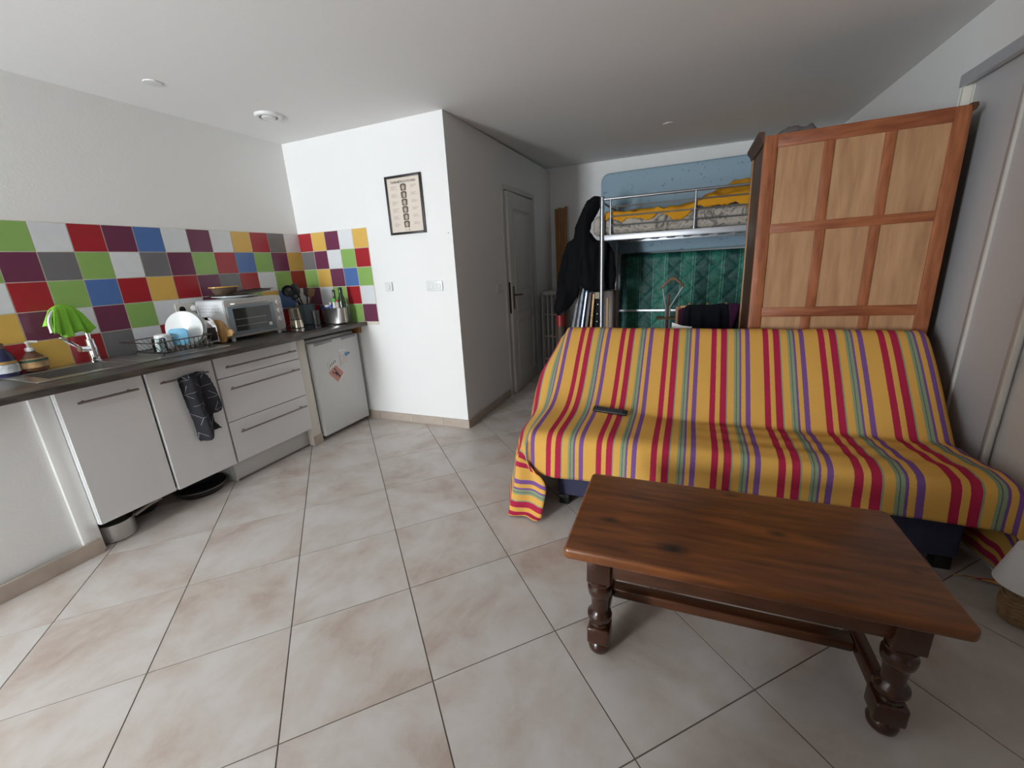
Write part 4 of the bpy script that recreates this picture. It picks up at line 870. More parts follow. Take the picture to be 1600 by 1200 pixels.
build(MB().prism([(WW, WH - 0.03), (WW + 0.010, WH - 0.024), (WW + 0.016, WH - 0.008), (WW + 0.012, WH + 0.006), (WW - 0.01, WH + 0.006)], -0.004, WD + 0.05, lambda a, b, c: (a, c, b)), 'cornice', M_wside, wd)
bag_o = [(1.965, 1.915), (2.235, 1.922), (2.232, 1.955), (2.205, 1.985), (2.165, 1.972), (2.13, 1.985), (2.08, 1.980), (2.035, 1.952), (1.985, 1.955), (1.972, 1.968)]
tag(build(puff([(a - 0.005, b - 0.024) for a, b in bag_o], 0.10, lambda a, b, o: (a, 0.20 + o, b), 0.012, 0.03, (22, 22), 0.06), 'fabric_bundle', mat('grey cloth bundle', '6B6262', 0.9, bump=0.3), subsurf=1), 'crumpled grey cloth bundle lying on top of the wardrobe', 'cloth')

# ================================================================== SOFA
M_navy = mat('navy sofa fabric', '34344C', 0.9, bump=0.2, bscale=200)
sf = thing('sofa', 'low sofa bed with navy base hidden under the striped blanket', 'sofa', (1.85, -0.5, 0))
build(MB().box(1.02, 2.70, -0.865, -0.10, 0.055, 0.27), 'base', M_navy, sf, bevel=0.02, seg=3)
build(MB().box(0.93, 2.745, -0.885, -0.40, 0.262, 0.415), 'seat_mattress', M_navy, sf, bevel=0.035, seg=4)
Mbk = Matrix.Translation((1.838, -0.275, 0.615)) @ Matrix.Rotation(R(43.5), 4, 'X')
build(MB().obox(Mbk @ Matrix.Translation((0, -0.01, -0.046)), 1.815, 0.57, 0.075), 'back_mattress', M_navy, sf, bevel=0.035, seg=4)
for x, y in ((1.055, -0.83), (2.66, -0.83), (1.055, -0.14), (2.66, -0.14)): build(MB().box(x - 0.028, x + 0.028, y - 0.028, y + 0.028, 0.0, 0.056), 'foot', M_black, sf, bevel=0.003)
Yl, Rd, Gr, Gy, Pu = 'DBA754', 'AE2A48', '8B9C7C', '6A6762', '7C5490'
M_blanket = stripes('striped cotton blanket', [(0, Rd), (0.027, Yl), (0.050, Rd), (0.080, Gr), (0.086, Yl), (0.117, Gr), (0.127, Gy), (0.132, Gr), (0.144, Pu), (0.153, Yl), (0.173, Pu), (0.196, Yl)], 0.262, 0.985)
def smooth_poly(P, it=2):
    for _ in range(it):
        Q = [P[0]]
        for i in range(len(P) - 1):
            a, b = P[i], P[i + 1]
            Q += [(a[0] * 0.75 + b[0] * 0.25, a[1] * 0.75 + b[1] * 0.25), (a[0] * 0.25 + b[0] * 0.75, a[1] * 0.25 + b[1] * 0.75)]
        Q.append(P[-1]); P = Q
    return P
def resample(P, n):
    d = [0]
    for i in range(len(P) - 1): d.append(d[-1] + math.hypot(P[i + 1][0] - P[i][0], P[i + 1][1] - P[i][1]))
    out = []; k_ = 0
    for i in range(n):
        t_ = d[-1] * i / (n - 1)
        while k_ < len(d) - 2 and d[k_ + 1] < t_: k_ += 1
        f_ = (t_ - d[k_]) / max(1e-9, d[k_ + 1] - d[k_]); out.append((P[k_][0] + f_ * (P[k_ + 1][0] - P[k_][0]), P[k_][1] + f_ * (P[k_ + 1][1] - P[k_][1])))
    return out, d[-1]
NV = 110
head = [(-0.022, 0.45), (-0.022, 0.70), (-0.022, 0.84), (-0.05, 0.862), (-0.095, 0.858), (-0.15, 0.815)]
tailp = [(-0.80, 0.437), (-0.875, 0.432), (-0.912, 0.41), (-0.925, 0.37), (-0.93, 0.32), (-0.94, 0.24)]
midL = [(-0.26, 0.71), (-0.36, 0.60), (-0.45, 0.515), (-0.54, 0.465), (-0.66, 0.443)]
midR = [(-0.28, 0.69), (-0.40, 0.565), (-0.505, 0.453), (-0.53, 0.428), (-0.56, 0.431), (-0.66, 0.437)]
prL, lenL = resample(smooth_poly(head + midL + tailp), NV); prR, lenR = resample(smooth_poly(head + midR + tailp), NV)
tf = next(i for i in range(NV) if prL[i][0] < -0.90)               # row index where the seat front turns down
s0, s1 = 0.885, 2.738; EL, ER = 0.43, 0.44
SN = 150; svals = [s0 - EL + EL * i / 26 for i in range(26)] + [s0 + (s1 - s0) * i / SN for i in range(SN + 1)] + [s1 + ER * i / 22 for i in range(1, 23)]
def cloth(s, j):
    w_ = smoothstep(1.15, 1.75, s)
    Y_ = prL[j][0] * (1 - w_) + prR[j][0] * w_; Z_ = prL[j][1] * (1 - w_) + prR[j][1] * w_
    sc = min(max(s, s0), s1)
    front = smoothstep(-0.60, -0.90, Y_)
    # creases of the seat
    if s > s0:
        Z_ += 0.006 * nz(s * 5, Y_ * 6, 2.0) + 0.004 * front * nz(s * 14, 3.1)
        if Y_ > -0.9 and Y_ < -0.55 and w_ > 0.3: Z_ += 0.0028 * smoothstep(1.5, 2.0, s) * math.sin(Y_ * 58 + s * 2.2 + 2 * nz(s * 2, 1.7))
    if Z_ < 0.40: Y_ += 0.010 * math.sin(s * 17 + 3 * nz(s * 3, 0.3)) * (0.40 - Z_) / 0.16
    # hem height along the front
    if Y_ < -0.90 and Z_ < 0.41:
        hemz = 0.205 + 0.06 * smoothstep(1.1, 2.0, s) - 0.02 * smoothstep(2.5, 2.75, s)
        Z_ = 0.41 - (0.41 - Z_) * (0.41 - hemz) / (0.41 - 0.24)
    X_ = sc + 0.055 * front * smoothstep(2.2, 2.738, sc)
    if s < s0:
        e = s0 - s
        if j <= tf:
            fz = Z_; drop = e * 0.96
            X_ = s0 - 0.006 - (0.10 - 0.055 * front) * smoothstep(0.0, 0.12, e) - (0.20 - 0.10 * front) * e - 0.018 * math.sin(Y_ * 16 + 1) * min(1, e * 6)
            X_ += 0.06 * smoothstep(-0.30, -0.05, Y_) * smoothstep(0, 0.1, e)
            Z_ = fz - drop + 0.02 * smoothstep(0, .1, e)
            Y_ = Y_ - 0.36 * e * front
        else:
            g_ = (j - tf) / (NV - 1 - tf) * 0.205; r_ = math.hypot(e, g_); ph = math.atan2(g_, e)
            c_ = (s0, prL[tf][0], prL[tf][1])
            out = (0.045 * smoothstep(0.0, 0.12, r_) + 0.10 * r_) * (1 + 0.25 * math.cos(ph * 4))
            of = (0.02 + 0.10 * r_) * (1 + 0.3 * math.cos(ph * 4 + 1))
            X_ = c_[0] - out * math.cos(ph) ** 1.2 - 0.006 * math.cos(ph)
            Y_ = c_[1] - 0.36 * e * math.cos(ph) - of * math.sin(ph)
            Z_ = c_[2] - r_ * 0.955
            lam = smoothstep(0.0, 0.26, e); fx_ = s0 - 0.006 - 0.045 * smoothstep(0.0, 0.12, e) - 0.10 * e + g_ * 0.95; fy_ = c_[1] - 0.36 * e - 0.012 * math.sin(g_ * 40); fz_ = c_[2] - e * 0.94 - 0.10 * g_
            X_ = X_ * (1 - lam) + fx_ * lam; Y_ = Y_ * (1 - lam) + fy_ * lam; Z_ = Z_ * (1 - lam) + fz_ * lam
        if Z_ < 0.012:
            X_ -= (0.012 - Z_) * 0.4; Y_ -= (0.012 - Z_) * 0.5 * front; Z_ = 0.012 + 0.004 * (1 + nz(s * 30, j * 0.4))
    if s > s1:
        e = s - s1
        X_ = s1 + 0.055 * front + (0.062 - 0.025 * front) * (1 - math.exp(-e / 0.07)); Z_ = Z_ - max(0, e - 0.03) * 0.97 - 0.3 * min(e, 0.03)
        Y_ += 0.03 * smoothstep(0.1, 0.4, e) * front
        if Z_ < 0.012: X_ -= (0.012 - Z_) * 0.9; Z_ = 0.012 + 0.003 * (1 + nz(s * 20, j * 0.3))
    return Vector((X_, Y_, Z_))
rows = [[cloth(s, j) for s in svals] for j in range(NV)]
uvs = [[(s, j / (NV - 1) * lenL) for s in svals] for j in range(NV)]
bk = MB().grid(rows, uvs)
tag(build(bk, 'striped_blanket', M_blanket, angle=80, solid=0.004), 'yellow blanket with red, green and purple stripes thrown over the sofa', 'blanket')
# remote control on the blanket
rm = thing('remote_control', 'slim black remote control lying on the striped blanket', 'remote', (1.255, -0.575, 0.462), rot=(R(22), R(1.5), R(-7)), world=False)
build(MB().box(-0.098, 0.098, -0.02, 0.02, 0, 0.016), 'body', M_black, rm, bevel=0.006, seg=3)
M_btn = mat('grey rubber button', '3A3A40', 0.6)
for i in range(9):
    for j in range(3): build(MB().box(-0.085 + i * 0.018, -0.074 + i * 0.018, -0.012 + j * 0.009, -0.006 + j * 0.009, 0.0155, 0.0172), 'button', M_btn, rm)

# ================================================================== COFFEE TABLE
KN = ((-0.176, -0.16, 0.04, 0.022), (-0.378, -0.063, 0.04, 0.014), (0.133, 0.012, 0.04, 0.013), (0.021, 0.216, 0.04, 0.012), (0.45, -0.067, 0.04, 0.006))
M_tt = wood('walnut table top', '4E280F', '8C5125', 'X', 0.28, 7, 0.25, KN); M_tl = wood('dark walnut leg', '241009', '40200F', 'Z', 0.25, 9, 0.3); M_ts = wood('dark walnut stretcher', '331A0D', '56301A', 'X', 0.3, 9, 0.2); M_ts2 = wood('dark walnut cross rail', '2E170C', '4E2B17', 'Y', 0.3, 9, 0.2)
tb = thing('coffee_table', 'dark wooden coffee table with turned legs and stretchers before the sofa', 'table', (1.803, -1.492, 0), rot=(0, 0, R(1.3)), world=False)
tx, ty = 0.502, 0.257
build(MB().prism(rrect(-tx, tx, -ty, ty, 0.018), 0.388, 0.43), 'tabletop', M_tt, tb, bevel=0.012, seg=3)
lx, ly, hs = 0.392, 0.198, 0.037
prof = [(0.0, 0.0), (0.024, 0.0), (0.035, 0.012), (0.038, 0.028), (0.033, 0.044), (0.026, 0.052)]
turn = [(0.030, 0.112), (0.034, 0.122), (0.026, 0.128), (0.036, 0.136), (0.041, 0.150), (0.040, 0.160), (0.028, 0.172), (0.026, 0.180), (0.029, 0.225), (0.031, 0.232), (0.037, 0.240), (0.040, 0.256), (0.040, 0.268), (0.032, 0.276), (0.036, 0.282), (0.036, 0.290), (0.029, 0.296), (0.031, 0.304)]
for sx_ in (-1, 1):
    for sy_ in (-1, 1):
        x, y = sx_ * lx, sy_ * ly
        lg = build(MB().box(x - hs, x + hs, y - hs, y + hs, 0.30, 0.388), 'leg', M_tl, tb, bevel=0.003)
        build(MB().lathe(turn, (x, y, 0), 28), 'turned_shaft', M_tl, lg)
        build(MB().box(x - hs, x + hs, y - hs, y + hs, 0.050, 0.115), 'foot_block', M_tl, lg, bevel=0.008, seg=3)
        build(MB().lathe(prof, (x, y, 0.0005), 28), 'bun_foot', M_tl, lg)
for sy_ in (-1, 1): build(MB().box(-lx + hs, lx - hs, sy_ * (ly + 0.012) - 0.011, sy_ * (ly + 0.012) + 0.011, 0.322, 0.388), 'apron', M_ts, tb, bevel=0.002)
for sx_ in (-1, 1):
    build(MB().box(sx_ * (lx + 0.012) - 0.011, sx_ * (lx + 0.012) + 0.011, -ly + hs, ly - hs, 0.322, 0.388), 'apron', M_ts2, tb, bevel=0.002)
    build(MB().box(sx_ * lx - 0.020, sx_ * lx + 0.020, -ly + hs - 0.004, ly - hs + 0.004, 0.066, 0.112), 'end_stretcher', M_ts2, tb, bevel=0.006, seg=3)
build(MB().box(-lx + 0.02, lx - 0.02, -0.024, 0.024, 0.068, 0.108), 'long_stretcher', M_ts, tb, bevel=0.006, seg=3)

# ================================================================== LOFT BED AND AROUND
bd_ = thing('loft_bed', 'silver metal loft bed with a railed guard above the sofa corner', 'bed', (1.78, 1.8, 0))
bx0, bx1, by0, by1 = 0.838, 2.76, 1.35, 2.235
for x in (bx0, bx1):
    for y in (by0, by1):
        p_ = build(MB().tube([(x, y, 0.0), (x, y, 1.845)], 0.0215, 14), 'post', M_greymetal, bd_)
        build(MB().lathe([(0.0215, 0), (0.018, 0.005), (0.0, 0.007)], (x, y, 1.845), 14), 'post_cap', M_greymetal, p_)
for y in (by0, by1):
    build(MB().box(bx0 + 0.022, bx1 - 0.022, y - 0.012, y + 0.012, 1.462, 1.512), 'side_rail', M_palemetal, bd_, bevel=0.003)
for x in (bx0, bx1):
    build(MB().box(x - 0.012, x + 0.012, by0 + 0.02, by1 - 0.02, 1.462, 1.505), 'end_rail', M_palemetal, bd_, bevel=0.003)
    build(MB().tube([(x, by0, 1.80), (x, by1, 1.80)], 0.011, 10), 'end_bar', M_greymetal, bd_)
build(MB().tube([(bx0, by0, 1.825), (bx1, by0, 1.825)], 0.012, 10), 'guard_top_rail', M_greymetal, bd_)
for x in (0.915, 1.635, 2.35): build(MB().tube([(x, by0, 1.50), (x, by0, 1.825)], 0.010, 10), 'guard_upright', M_greymetal, bd_)
for a, b in ((0.915, 1.635), (1.635, 2.35)):
    for z in (1.752, 1.672, 1.592):
        build(MB().tube([(a, by0, z), (a + 0.02, by0, z), (a + 0.03, by0, z), (b - 0.03, by0, z), (b - 0.02, by0, z), (b, by0, z)], [0.010, 0.010, 0.0065, 0.0065, 0.010, 0.010], 8), 'guard_bar', M_greymetal, bd_)
for i in range(12): build(MB().box(0.90 + i * 0.16, 0.96 + i * 0.16, by0 + 0.012, by1 - 0.012, 1.478, 1.492), 'bed_slat', M_palemetal, bd_)
build(MB().box(bx0, bx1, by1 - 0.02, by1 - 0.002, 0.690, 0.715), 'low_crossbar', M_palemetal, bd_, bevel=0.002)
M_floral = patched('grey floral ticking', ['55524E', 'A29A90', 'C2B8AC', '67645F', 'CFC6BC'], 9, 0.9, 0.15, 5, 1.3, (1, 1, 1), False, 0.3, 0.7)
def soft_box(x0, x1, y0, y1, z0, z1, r, nx=24, ny=8, nzz=6, amp=0.006, freq=6):
    bm = bmesh.new(); bmesh.ops.create_cube(bm, size=1)
    for v in bm.verts: v.co = Vector((x0 + (v.co.x + 0.5) * (x1 - x0), y0 + (v.co.y + 0.5) * (y1 - y0), z0 + (v.co.z + 0.5) * (z1 - z0)))
    bmesh.ops.bevel(bm, geom=list(bm.edges), offset=r, segments=5, affect='EDGES', profile=0.5)
    bmesh.ops.subdivide_edges(bm, edges=[e for e in bm.edges if e.calc_length() > 0.25], cuts=14, use_grid_fill=True)
    for v in bm.verts: v.co += v.normal * amp * nz(v.co.x * freq, v.co.y * freq, v.co.z * freq)
    bm.verts.ensure_lookup_table(); m = MB(); m.v = [v.co.copy() for v in bm.verts]; m.f = [tuple(v.index for v in f.verts) for f in bm.faces]; bm.free(); return m
tag(build(soft_box(0.735, 2.70, 1.385, 2.20, 1.513, 1.695, 0.06), 'floral_mattress', M_floral), 'grey floral mattress on the loft bed behind the guard bars', 'mattress')
M_orange = mat('mustard orange sheet', 'D99A2B', 0.9, bump=0.15, bscale=60, spec=0.1)
rows = []; NX, NY = 120, 44
for j in range(NY):
    v_ = j / (NY - 1); row = []
    for i in range(NX):
        u_ = i / (NX - 1); x = 0.86 + 1.80 * u_
        edge = 0.05 + 0.05 * nz(x * 5, 4.0)
        y = 1.365 - 0.0 + v_ * 0.80; z = 1.712
        hang = max(0, 0.07 - v_ * 0.8) / 0.07
        hill = 0.11 * smoothstep(1.62, 2.0, x) * smoothstep(0.0, 0.3, v_) + 0.05 * smoothstep(1.55, 1.72, x)
        z += hill + 0.030 * abs(nz(x * 6, y * 6, 1)) + 0.020 * nz(x * 14, y * 12, 5) + 0.02 * smoothstep(0.1, 0.5, v_)
        if v_ < 0.07:
            z = z - hang * (0.05 + 0.055 * (0.5 + nz(x * 7, 9.0)) + 0.03 * abs(nz(x * 22, 2.0))); y = 1.372 + 0.006 * nz(x * 15, 3)
        row.append((x, y, z))
    rows.append(row)
tag(build(MB().grid(rows), 'orange_sheet', M_orange, angle=80, solid=0.003), 'rumpled mustard orange sheet on the loft bed mattress', 'sheet')
M_blue = patched('pale blue ticking', ['7E9BAF', '98B4C5', '9FBACB', '9CB7C8'], 13, 0.85, 0.12, 3, 0.5, (1, 1, 1), False, 0.34, 0.46, bscale=5)
mbl = MB().prism(rrect(0.645, 2.62, 1.338, 2.205, 0.09, 8), 0, 0.14, lambda a, b, c: (a, 2.275 + c, b + 0.008 * (a - 0.6)))
tag(build(mbl, 'blue_mattress', M_blue, bevel=0.03, seg=4), 'pale blue mattress standing on edge behind the loft bed', 'mattress')
# green quilted bedspread over the mattress under the bed
M_quilt = bpy.data.materials.new('green quilted stripe'); M_quilt.use_nodes = True
def quilt_nodes():
    nt = M_quilt.node_tree; N = nt.nodes; k = nt.links.new; b = N['Principled BSDF']; b.inputs['Roughness'].default_value = 0.55
    tc = N.new('ShaderNodeTexCoord'); sp = N.new('ShaderNodeSeparateXYZ'); k(tc.outputs['Object'], sp.inputs[0])
    n = N.new('ShaderNodeTexNoise'); n.inputs['Scale'].default_value = 14; n.inputs['Detail'].default_value = 5; n.inputs['Distortion'].default_value = 2; k(tc.outputs['Object'], n.inputs['Vector'])
    a = N.new('ShaderNodeMath'); a.operation = 'MULTIPLY_ADD'; a.inputs[1].default_value = 1 / 0.285; a.inputs[2].default_value = 20.25; k(sp.outputs[0], a.inputs[0])
    f = N.new('ShaderNodeMath'); f.operation = 'FRACT'; k(a.outputs[0], f.inputs[0])
    r = N.new('ShaderNodeValToRGB'); r.color_ramp.interpolation = 'CONSTANT'; e = r.color_ramp.elements
    e[0].position = 0; e[0].color = srgb('1C5A52'); e[1].position = 0.40; e[1].color = srgb('4E9A84')
    for p, c in ((0.44, '1E6055'), (0.47, '2F7F6C'), (0.82, '5AA58E'), (0.86, '1E6055'), (0.90, '4E9A84'), (0.94, '1C5A52')):
        q = e.new(p); q.color = srgb(c)
    k(f.outputs[0], r.inputs[0])
    mr = N.new('ShaderNodeMapRange'); mr.inputs['From Min'].default_value = 0.35; mr.inputs['From Max'].default_value = 0.65; mr.inputs['To Min'].default_value = 0.6; mr.inputs['To Max'].default_value = 1.3; k(n.outputs['Fac'], mr.inputs['Value'])
    mx = N.new('ShaderNodeMix'); mx.data_type = 'RGBA'; mx.blend_type = 'MULTIPLY'; mx.inputs['Factor'].default_value = 1; k(r.outputs[0], mx.inputs['A']); k(mr.outputs[0], mx.inputs['B'])
    k(mx.outputs['Result'], b.inputs['Base Color'])
quilt_nodes()
rows = []; NX, NY = 130, 90
for j in range(NY):
    z = 1.33 * j / (NY - 1); row = []
    for i in range(NX):
        x = 0.872 + (2.66 - 0.872) * i / (NX - 1)
        d1 = abs(((x + z) / 0.21) % 1 - 0.5) * 2; d2 = abs(((x - z) / 0.21) % 1 - 0.5) * 2
        q = (1 - (1 - d1) ** 6) * (1 - (1 - d2) ** 6)
        y = 2.282 - 0.014 * q - 0.006 * nz(x * 5, z * 5)
        if j > NY - 5: y += (j - NY + 5) ** 2 * 0.004
        if i < 3: y += (3 - i) ** 2 * 0.006
        row.append((x, y, z + 0.002))
    rows.append(row)
back = [[(p[0], 2.425, p[2]) for p in r_] for r_ in rows]
qm = MB().grid(rows)
o_ = len(qm.v)
per = [(0, i) for i in range(NX)] + [(j, NX - 1) for j in range(1, NY)] + [(NY - 1, i) for i in range(NX - 2, -1, -1)] + [(j, 0) for j in range(NY - 2, 0, -1)]
bi = []
for (j, i) in per: bi.append(len(qm.v)); qm.v.append(Vector((rows[j][i][0], 2.425, rows[j][i][2])))
for a in range(len(per)):
    b = (a + 1) % len(per); qm.f.append((per[a][0] * NX + per[a][1], per[b][0] * NX + per[b][1], bi[b], bi[a]))
qm.f.append(tuple(bi))
tag(build(qm, 'quilted_mattress', M_quilt, angle=60), 'mattress on edge under the loft bed covered in a green striped quilt', 'mattress')
# black coat
CO = [(0.823, 1.87), (0.73, 1.897), (0.655, 1.847), (0.59, 1.735), (0.524, 1.621), (0.51, 1.518), (0.443, 1.473), (0.4, 1.349), (0.355, 1.158), (0.329, 0.96), (0.298, 0.824), (0.304, 0.769), (0.346, 0.742), (0.461, 0.802), (0.545, 0.922), (0.587, 1.046), (0.634, 0.999), (0.734, 0.971), (0.832, 0.988), (0.941, 0.998), (0.957, 1.135), (0.935, 1.351), (0.871, 1.457), (0.821, 1.466), (0.744, 1.489), (0.693, 1.565), (0.706, 1.636), (0.768, 1.749)]
tag(build(puff(CO, 0.07, lambda a, b, o: (a, 1.53 - o - 0.03 * math.sin(a * 22), b), 0.014, 0.05, (16, 4), 0.10), 'black_coat', M_blackcloth, subsurf=1), 'heavy black coat hung over the left end of the loft bed', 'coat')
# pictures and boards leaning under the bed end
def leaner(name, xb, xt, th, z1, m, label, y0=1.63, y1=2.05, m2=None, studs=None):
    t_ = thing(name, label, 'picture frame', (xb, (y0 + y1) / 2, 0), group='frames stacked under the loft bed')
    xb -= 0.022; xt -= 0.022; sh = (xt - xb) / z1
    f_ = lambda a, b, c: (xb + a + sh * c, b, c)
    build(MB().prism([(-th / 2, y0), (th / 2, y0), (th / 2, y1), (-th / 2, y1)], 0.001, z1, f_), 'frame', m, t_, bevel=0.003)
    if m2: build(MB().prism([(-th * 0.22, y0 - 0.004), (th * 0.22, y0 - 0.004), (th * 0.22, y0 + 0.02), (-th * 0.22, y0 + 0.02)], 0.02, z1 - 0.02, f_), 'edge_band', m2, t_)
    if studs:
        for z in studs: build(MB().lathe([(0.007, 0), (0.005, 0.004), (0, 0.005)], f_(0.004, y0, z), 10, Matrix.Rotation(R(90), 4, 'X')), 'stud', M_palemetal, t_)
M_silver = mat('silver leaf frame', 'C9CDD2', 0.3, 0.5, var=0.4, vscale=25); M_bluef = mat('steel blue frame', '6E8FB8', 0.3, 0.4, var=0.35, vscale=25)
M_brf = mat('brown frame', '3E2A1A', 0.4); M_gilt = mat('worn gilt', '8A6A3C', 0.4, 0.5, var=0.4, vscale=40)
leaner('picture_frame', 0.385, 0.575, 0.022, 1.03, M_silver, 'thin silver picture frame leaning furthest left under the coat', m2=M_black)
leaner('picture_frame', 0.455, 0.612, 0.024, 1.01, M_silver, 'second silver picture frame, beside the blue one', m2=M_greyplast)
leaner('picture_frame', 0.510, 0.652, 0.026, 0.985, M_bluef, 'glossy blue picture frame leaning among the silver and brown ones', m2=M_palemetal)
leaner('picture_frame', 0.570, 0.690, 0.036, 0.968, M_brf, 'brown picture frame next to the blue frame', m2=None)
leaner('picture_frame', 0.640, 0.728, 0.034, 0.968, M_brf, 'brown frame with a worn gilt edge band', m2=M_gilt)
leaner('picture_frame', 0.720, 0.772, 0.038, 0.96, M_dark, 'black frame with small metal studs and a cream tag', studs=(0.66, 0.74, 0.84))
tag(build(MB().box(0.720, 0.785, 1.612, 1.619, 0.900, 0.968), 'cream_tag', mat('cream card', 'B9AE98', 0.7), bevel=0.001, seg=1), 'small cream tag at the top of the studded black frame', 'tag')
bxs = thing('upright_board', 'brown wooden board with a pale batten standing behind the bed post', 'board', (0.90, 1.6, 0))
build(MB().box(0.80, 0.95, 1.66, 1.685, 0.002, 0.975), 'board', M_brf, bxs, bevel=0.003); build(MB().box(0.833, 0.852, 1.65, 1.661, 0.002, 0.905), 'batten', M_board, bxs, bevel=0.001)
rl = thing('cardboard_tube', 'brown poster tube with a red cap beside the radiator', 'tube', (0.37, 1.50, 0))
build(MB().tube([(0.378, 1.50, 0.001), (0.374, 1.50, 0.64)], 0.042, 20), 'tube', mat('brown tube', '4A3A30', 0.6), rl); build(MB().tube([(0.374, 1.50, 0.63), (0.372, 1.50, 0.745)], 0.045, 20), 'red_cap', mat('red cap plastic', '8E1E22', 0.4), rl)
# slats in the corner
M_slat = wood('pine slat', '8A5C36', 'B3814F', 'Z', 0.65)
for i, (xt, xb, w_, zt, lab) in enumerate(((0.078, 0.13, 0.036, 1.905, 'leftmost pine slat leaning in the corner'), (0.125, 0.150, 0.036, 1.915, 'second pine slat from the left in the corner'), (0.172, 0.185, 0.030, 1.905, 'third pine slat from the left in the corner'), (0.215, 0.215, 0.030, 1.918, 'rightmost pine slat, the tallest in the corner'))):
    sh = (xt - xb) / zt
    tag(build(MB().prism([(-w_ / 2, 0), (w_ / 2, 0), (w_ / 2, 0.02), (-w_ / 2, 0.02)], 0.001, zt, lambda a, b, c: (xb + a + sh * c, 2.30 + b + 0.115 * c / zt - 0.022 * i, c)), 'pine_slat', M_slat, bevel=0.002, seg=1), lab, 'slat', 'pine slats in the corner')
# radiator
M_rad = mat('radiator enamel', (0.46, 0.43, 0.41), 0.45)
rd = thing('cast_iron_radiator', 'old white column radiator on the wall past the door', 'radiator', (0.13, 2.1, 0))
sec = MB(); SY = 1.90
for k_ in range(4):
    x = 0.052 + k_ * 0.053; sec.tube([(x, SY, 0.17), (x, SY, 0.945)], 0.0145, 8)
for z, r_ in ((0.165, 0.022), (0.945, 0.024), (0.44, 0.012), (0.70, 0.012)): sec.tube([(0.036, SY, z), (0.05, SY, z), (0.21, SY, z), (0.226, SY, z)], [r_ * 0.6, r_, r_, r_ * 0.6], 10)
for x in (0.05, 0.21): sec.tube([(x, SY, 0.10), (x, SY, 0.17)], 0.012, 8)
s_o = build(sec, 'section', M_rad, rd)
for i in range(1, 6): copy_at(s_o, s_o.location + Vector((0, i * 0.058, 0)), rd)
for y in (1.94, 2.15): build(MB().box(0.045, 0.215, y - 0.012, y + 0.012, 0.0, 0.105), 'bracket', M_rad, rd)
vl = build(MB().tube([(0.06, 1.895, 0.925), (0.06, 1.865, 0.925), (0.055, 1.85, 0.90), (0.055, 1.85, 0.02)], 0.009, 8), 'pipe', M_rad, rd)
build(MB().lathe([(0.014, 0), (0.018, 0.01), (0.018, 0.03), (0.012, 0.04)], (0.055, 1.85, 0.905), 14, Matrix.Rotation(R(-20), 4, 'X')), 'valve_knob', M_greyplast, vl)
# valet stand
M_vw = wood('valet wood', '5A4028', '8A6844', 'X', 0.5)
vs_ = thing('valet_stand', 'wooden clothes valet with a hanger top and metal rods', 'valet stand', (1.50, 1.1, 0))
arch = [(1.384, 1.000), (1.392, 1.022), (1.44, 1.07), (1.474, 1.098), (1.508, 1.098), (1.535, 1.075), (1.585, 1.03), (1.592, 1.012), (1.575, 1.005), (1.54, 1.04), (1.502, 1.068), (1.478, 1.066), (1.44, 1.04), (1.405, 1.0), (1.39, 0.992)]
build(MB().prism(arch, 1.085, 1.115, lambda a, b, c: (a, c, b + 0.012)), 'hanger', M_vw, vs_, bevel=0.005)
build(MB().tube([(1.405, 1.10, 1.012), (1.44, 1.10, 0.84), (1.44, 1.10, 0.02)], 0.007, 8), 'metal_rod', M_palemetal, vs_); build(MB().tube([(1.575, 1.10, 1.022), (1.475, 1.10, 0.84), (1.475, 1.10, 0.02)], 0.007, 8), 'metal_rod', M_palemetal, vs_)
build(MB().box(1.446, 1.470, 1.09, 1.11, 0.02, 0.955), 'post', wood('valet post wood', '3E2C1C', '5E4630', 'Z', 0.5), vs_, bevel=0.003)
build(MB().prism(rrect(1.36, 1.55, 1.02, 1.17, 0.02), 0.738, 0.75), 'tray', M_vw, vs_, bevel=0.003)
build(MB().box(1.30, 1.62, 1.0, 1.03, 0, 0.022).box(1.30, 1.62, 1.17, 1.20, 0, 0.022).box(1.44, 1.476, 1.03, 1.17, 0.0, 0.022), 'base', M_vw, vs_, bevel=0.003)
vs_.location.y += 0.205
# chair with clothes
M_ch = wood('honey chair wood', '8A5A28', 'B98442', 'Z', 0.45)
ch = thing('wooden_chair', 'honey-coloured wooden chair hidden under dark clothes behind the sofa', 'chair', (1.77, 0.98, 0))
for x in (1.555, 1.985):
    build(MB().box(x - 0.016, x + 0.016, 0.775, 0.805, 0.0, 0.905), 'back_post', M_ch, ch, bevel=0.004); build(MB().box(x - 0.016, x + 0.016, 1.16, 1.19, 0, 0.43), 'leg', M_ch, ch, bevel=0.004)
build(MB().prism(rrect(1.54, 2.0, 0.775, 1.20, 0.03), 0.43, 0.455), 'seat', M_ch, ch, bevel=0.004)
for z in (0.55, 0.70, 0.875): build(MB().box(1.571, 1.969, 0.783, 0.799, z, z + 0.035), 'back_rail', M_ch, ch, bevel=0.003)
for x in (1.64, 1.77, 1.90): build(MB().cyl((x, 0.791, 0.455), (x, 0.791, 0.93), 0.010, 8), 'spindle', M_ch, ch)
M_bk2 = mat('navy black garment', (0.012, 0.013, 0.018), 0.9, bump=0.3, bscale=50, spec=0.1); M_pp = mat('dark plum garment', '45243E', 0.9, bump=0.3, bscale=50, spec=0.1)
def garment(poly, y, th_, m, name, label, seed):
    tag(build(puff(poly, th_, lambda a, b, o: (a, y - o - 0.012 * math.sin(a * 55 + seed) * smoothstep(0.93, 0.8, b), b), 0.012, 0.02, (26, 4), 0.04, seed), name, m, subsurf=1), label, 'garment', 'clothes draped on the chair back')
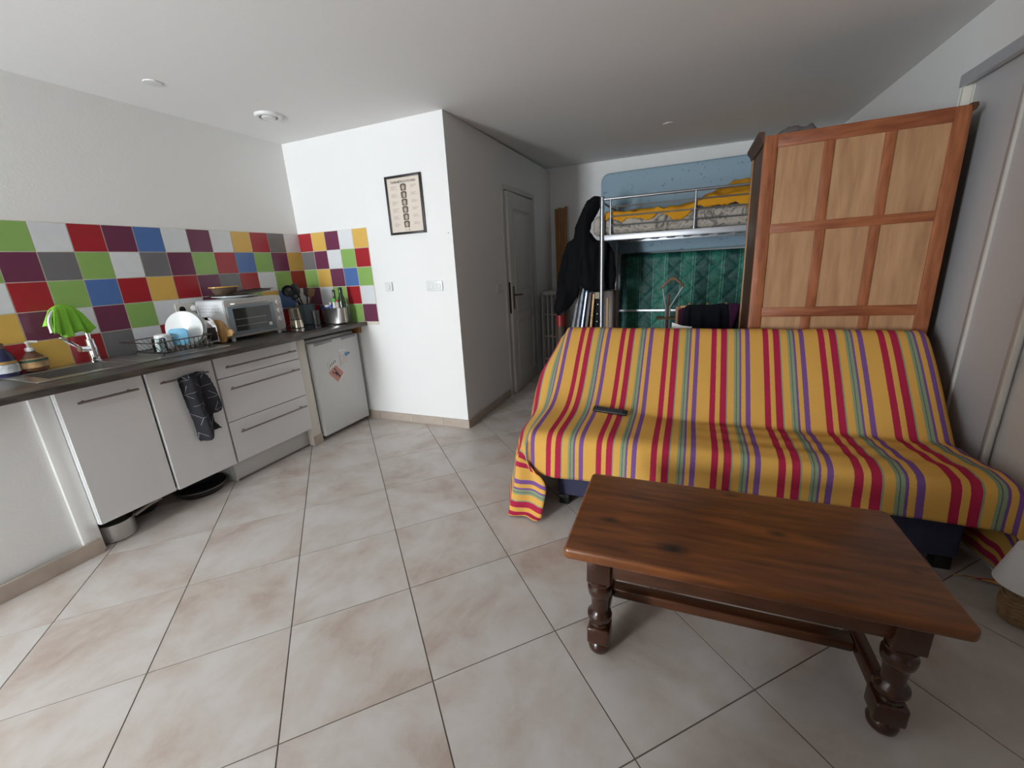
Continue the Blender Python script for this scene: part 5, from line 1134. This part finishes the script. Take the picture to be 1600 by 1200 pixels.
garment([(1.60, 0.90), (1.63, 0.922), (1.70, 0.925), (1.78, 0.918), (1.85, 0.930), (1.92, 0.925), (1.935, 0.80), (1.93, 0.55), (1.60, 0.55), (1.595, 0.75)], 0.755, 0.022, M_bk2, 'black_garment', 'navy black garment over the middle of the chair back', 1)
garment([(1.555, 0.885), (1.60, 0.90), (1.655, 0.915), (1.655, 0.70), (1.65, 0.55), (1.565, 0.55), (1.56, 0.7)], 0.768, 0.012, M_pp, 'plum_garment', 'plum garment showing at the left of the chair clothes', 4)
garment([(1.90, 0.925), (1.95, 0.930), (2.0, 0.925), (1.99, 0.85), (1.95, 0.70), (1.93, 0.55), (1.90, 0.55)], 0.760, 0.016, M_pp, 'plum_scarf', 'plum garment showing at the right of the chair clothes', 7)
garment([(1.95, 0.92), (2.01, 0.928), (2.03, 0.85), (2.03, 0.55), (1.94, 0.55), (1.95, 0.75)], 0.772, 0.014, M_bk2, 'dark_jacket', 'black garment at the far right of the chair against the wardrobe', 9)
bs = thing('white_sheet', 'stiff white sheet tucked upright behind the sofa back', 'sheet', (1.6, 0.03, 0))
build(MB().prism([(1.535, 0.0), (1.66, 0.0), (1.66, 0.856), (1.60, 0.864), (1.54, 0.886)], 0.0, 0.003, lambda a, b, c: (a, 0.02 + c + 0.5 * (a - 1.53) * 0.3, b)), 'cover', M_paper, bs)

# ================================================================== lamp by the right wall
lpx = Vector((2.772, -1.095, 0.0))
lm = thing('small_table_lamp', 'small lamp with white shade and woven base on the floor', 'lamp', lpx)
M_wick = mat('woven wicker', '9A7B55', 0.7, bump=0.6, bscale=120, var=0.3, vscale=60)
build(MB().lathe([(0.035, 0), (0.048, 0.01), (0.058, 0.05), (0.056, 0.08), (0.044, 0.12), (0.025, 0.145), (0.016, 0.15)], lpx + Vector((0, 0, 0.001)), 28), 'woven_base', M_wick, lm)
for i in range(9):
    z = 0.014 + i * 0.014; rr_ = [0.050, 0.053, 0.056, 0.058, 0.0582, 0.057, 0.054, 0.050, 0.045][i]
    build(MB().tube([lpx + Vector((rr_ * math.cos(2 * math.pi * a / 28), rr_ * math.sin(2 * math.pi * a / 28), z + 0.001 * math.sin(a * 3.2))) for a in range(28)], 0.004, 6, closed=True), 'wicker_strand', M_wick, lm)
build(MB().lathe([(0.088, 0.15), (0.0885, 0.15), (0.055, 0.29), (0.0545, 0.29)], lpx, 36), 'lamp_shade', mat('white lamp shade', (0.7, 0.68, 0.66), 0.8), lm, solid=0.002)
build(MB().cyl(lpx + Vector((0, 0, 0.15)), lpx + Vector((0, 0, 0.20)), 0.012), 'bulb_holder', M_plast, lm)
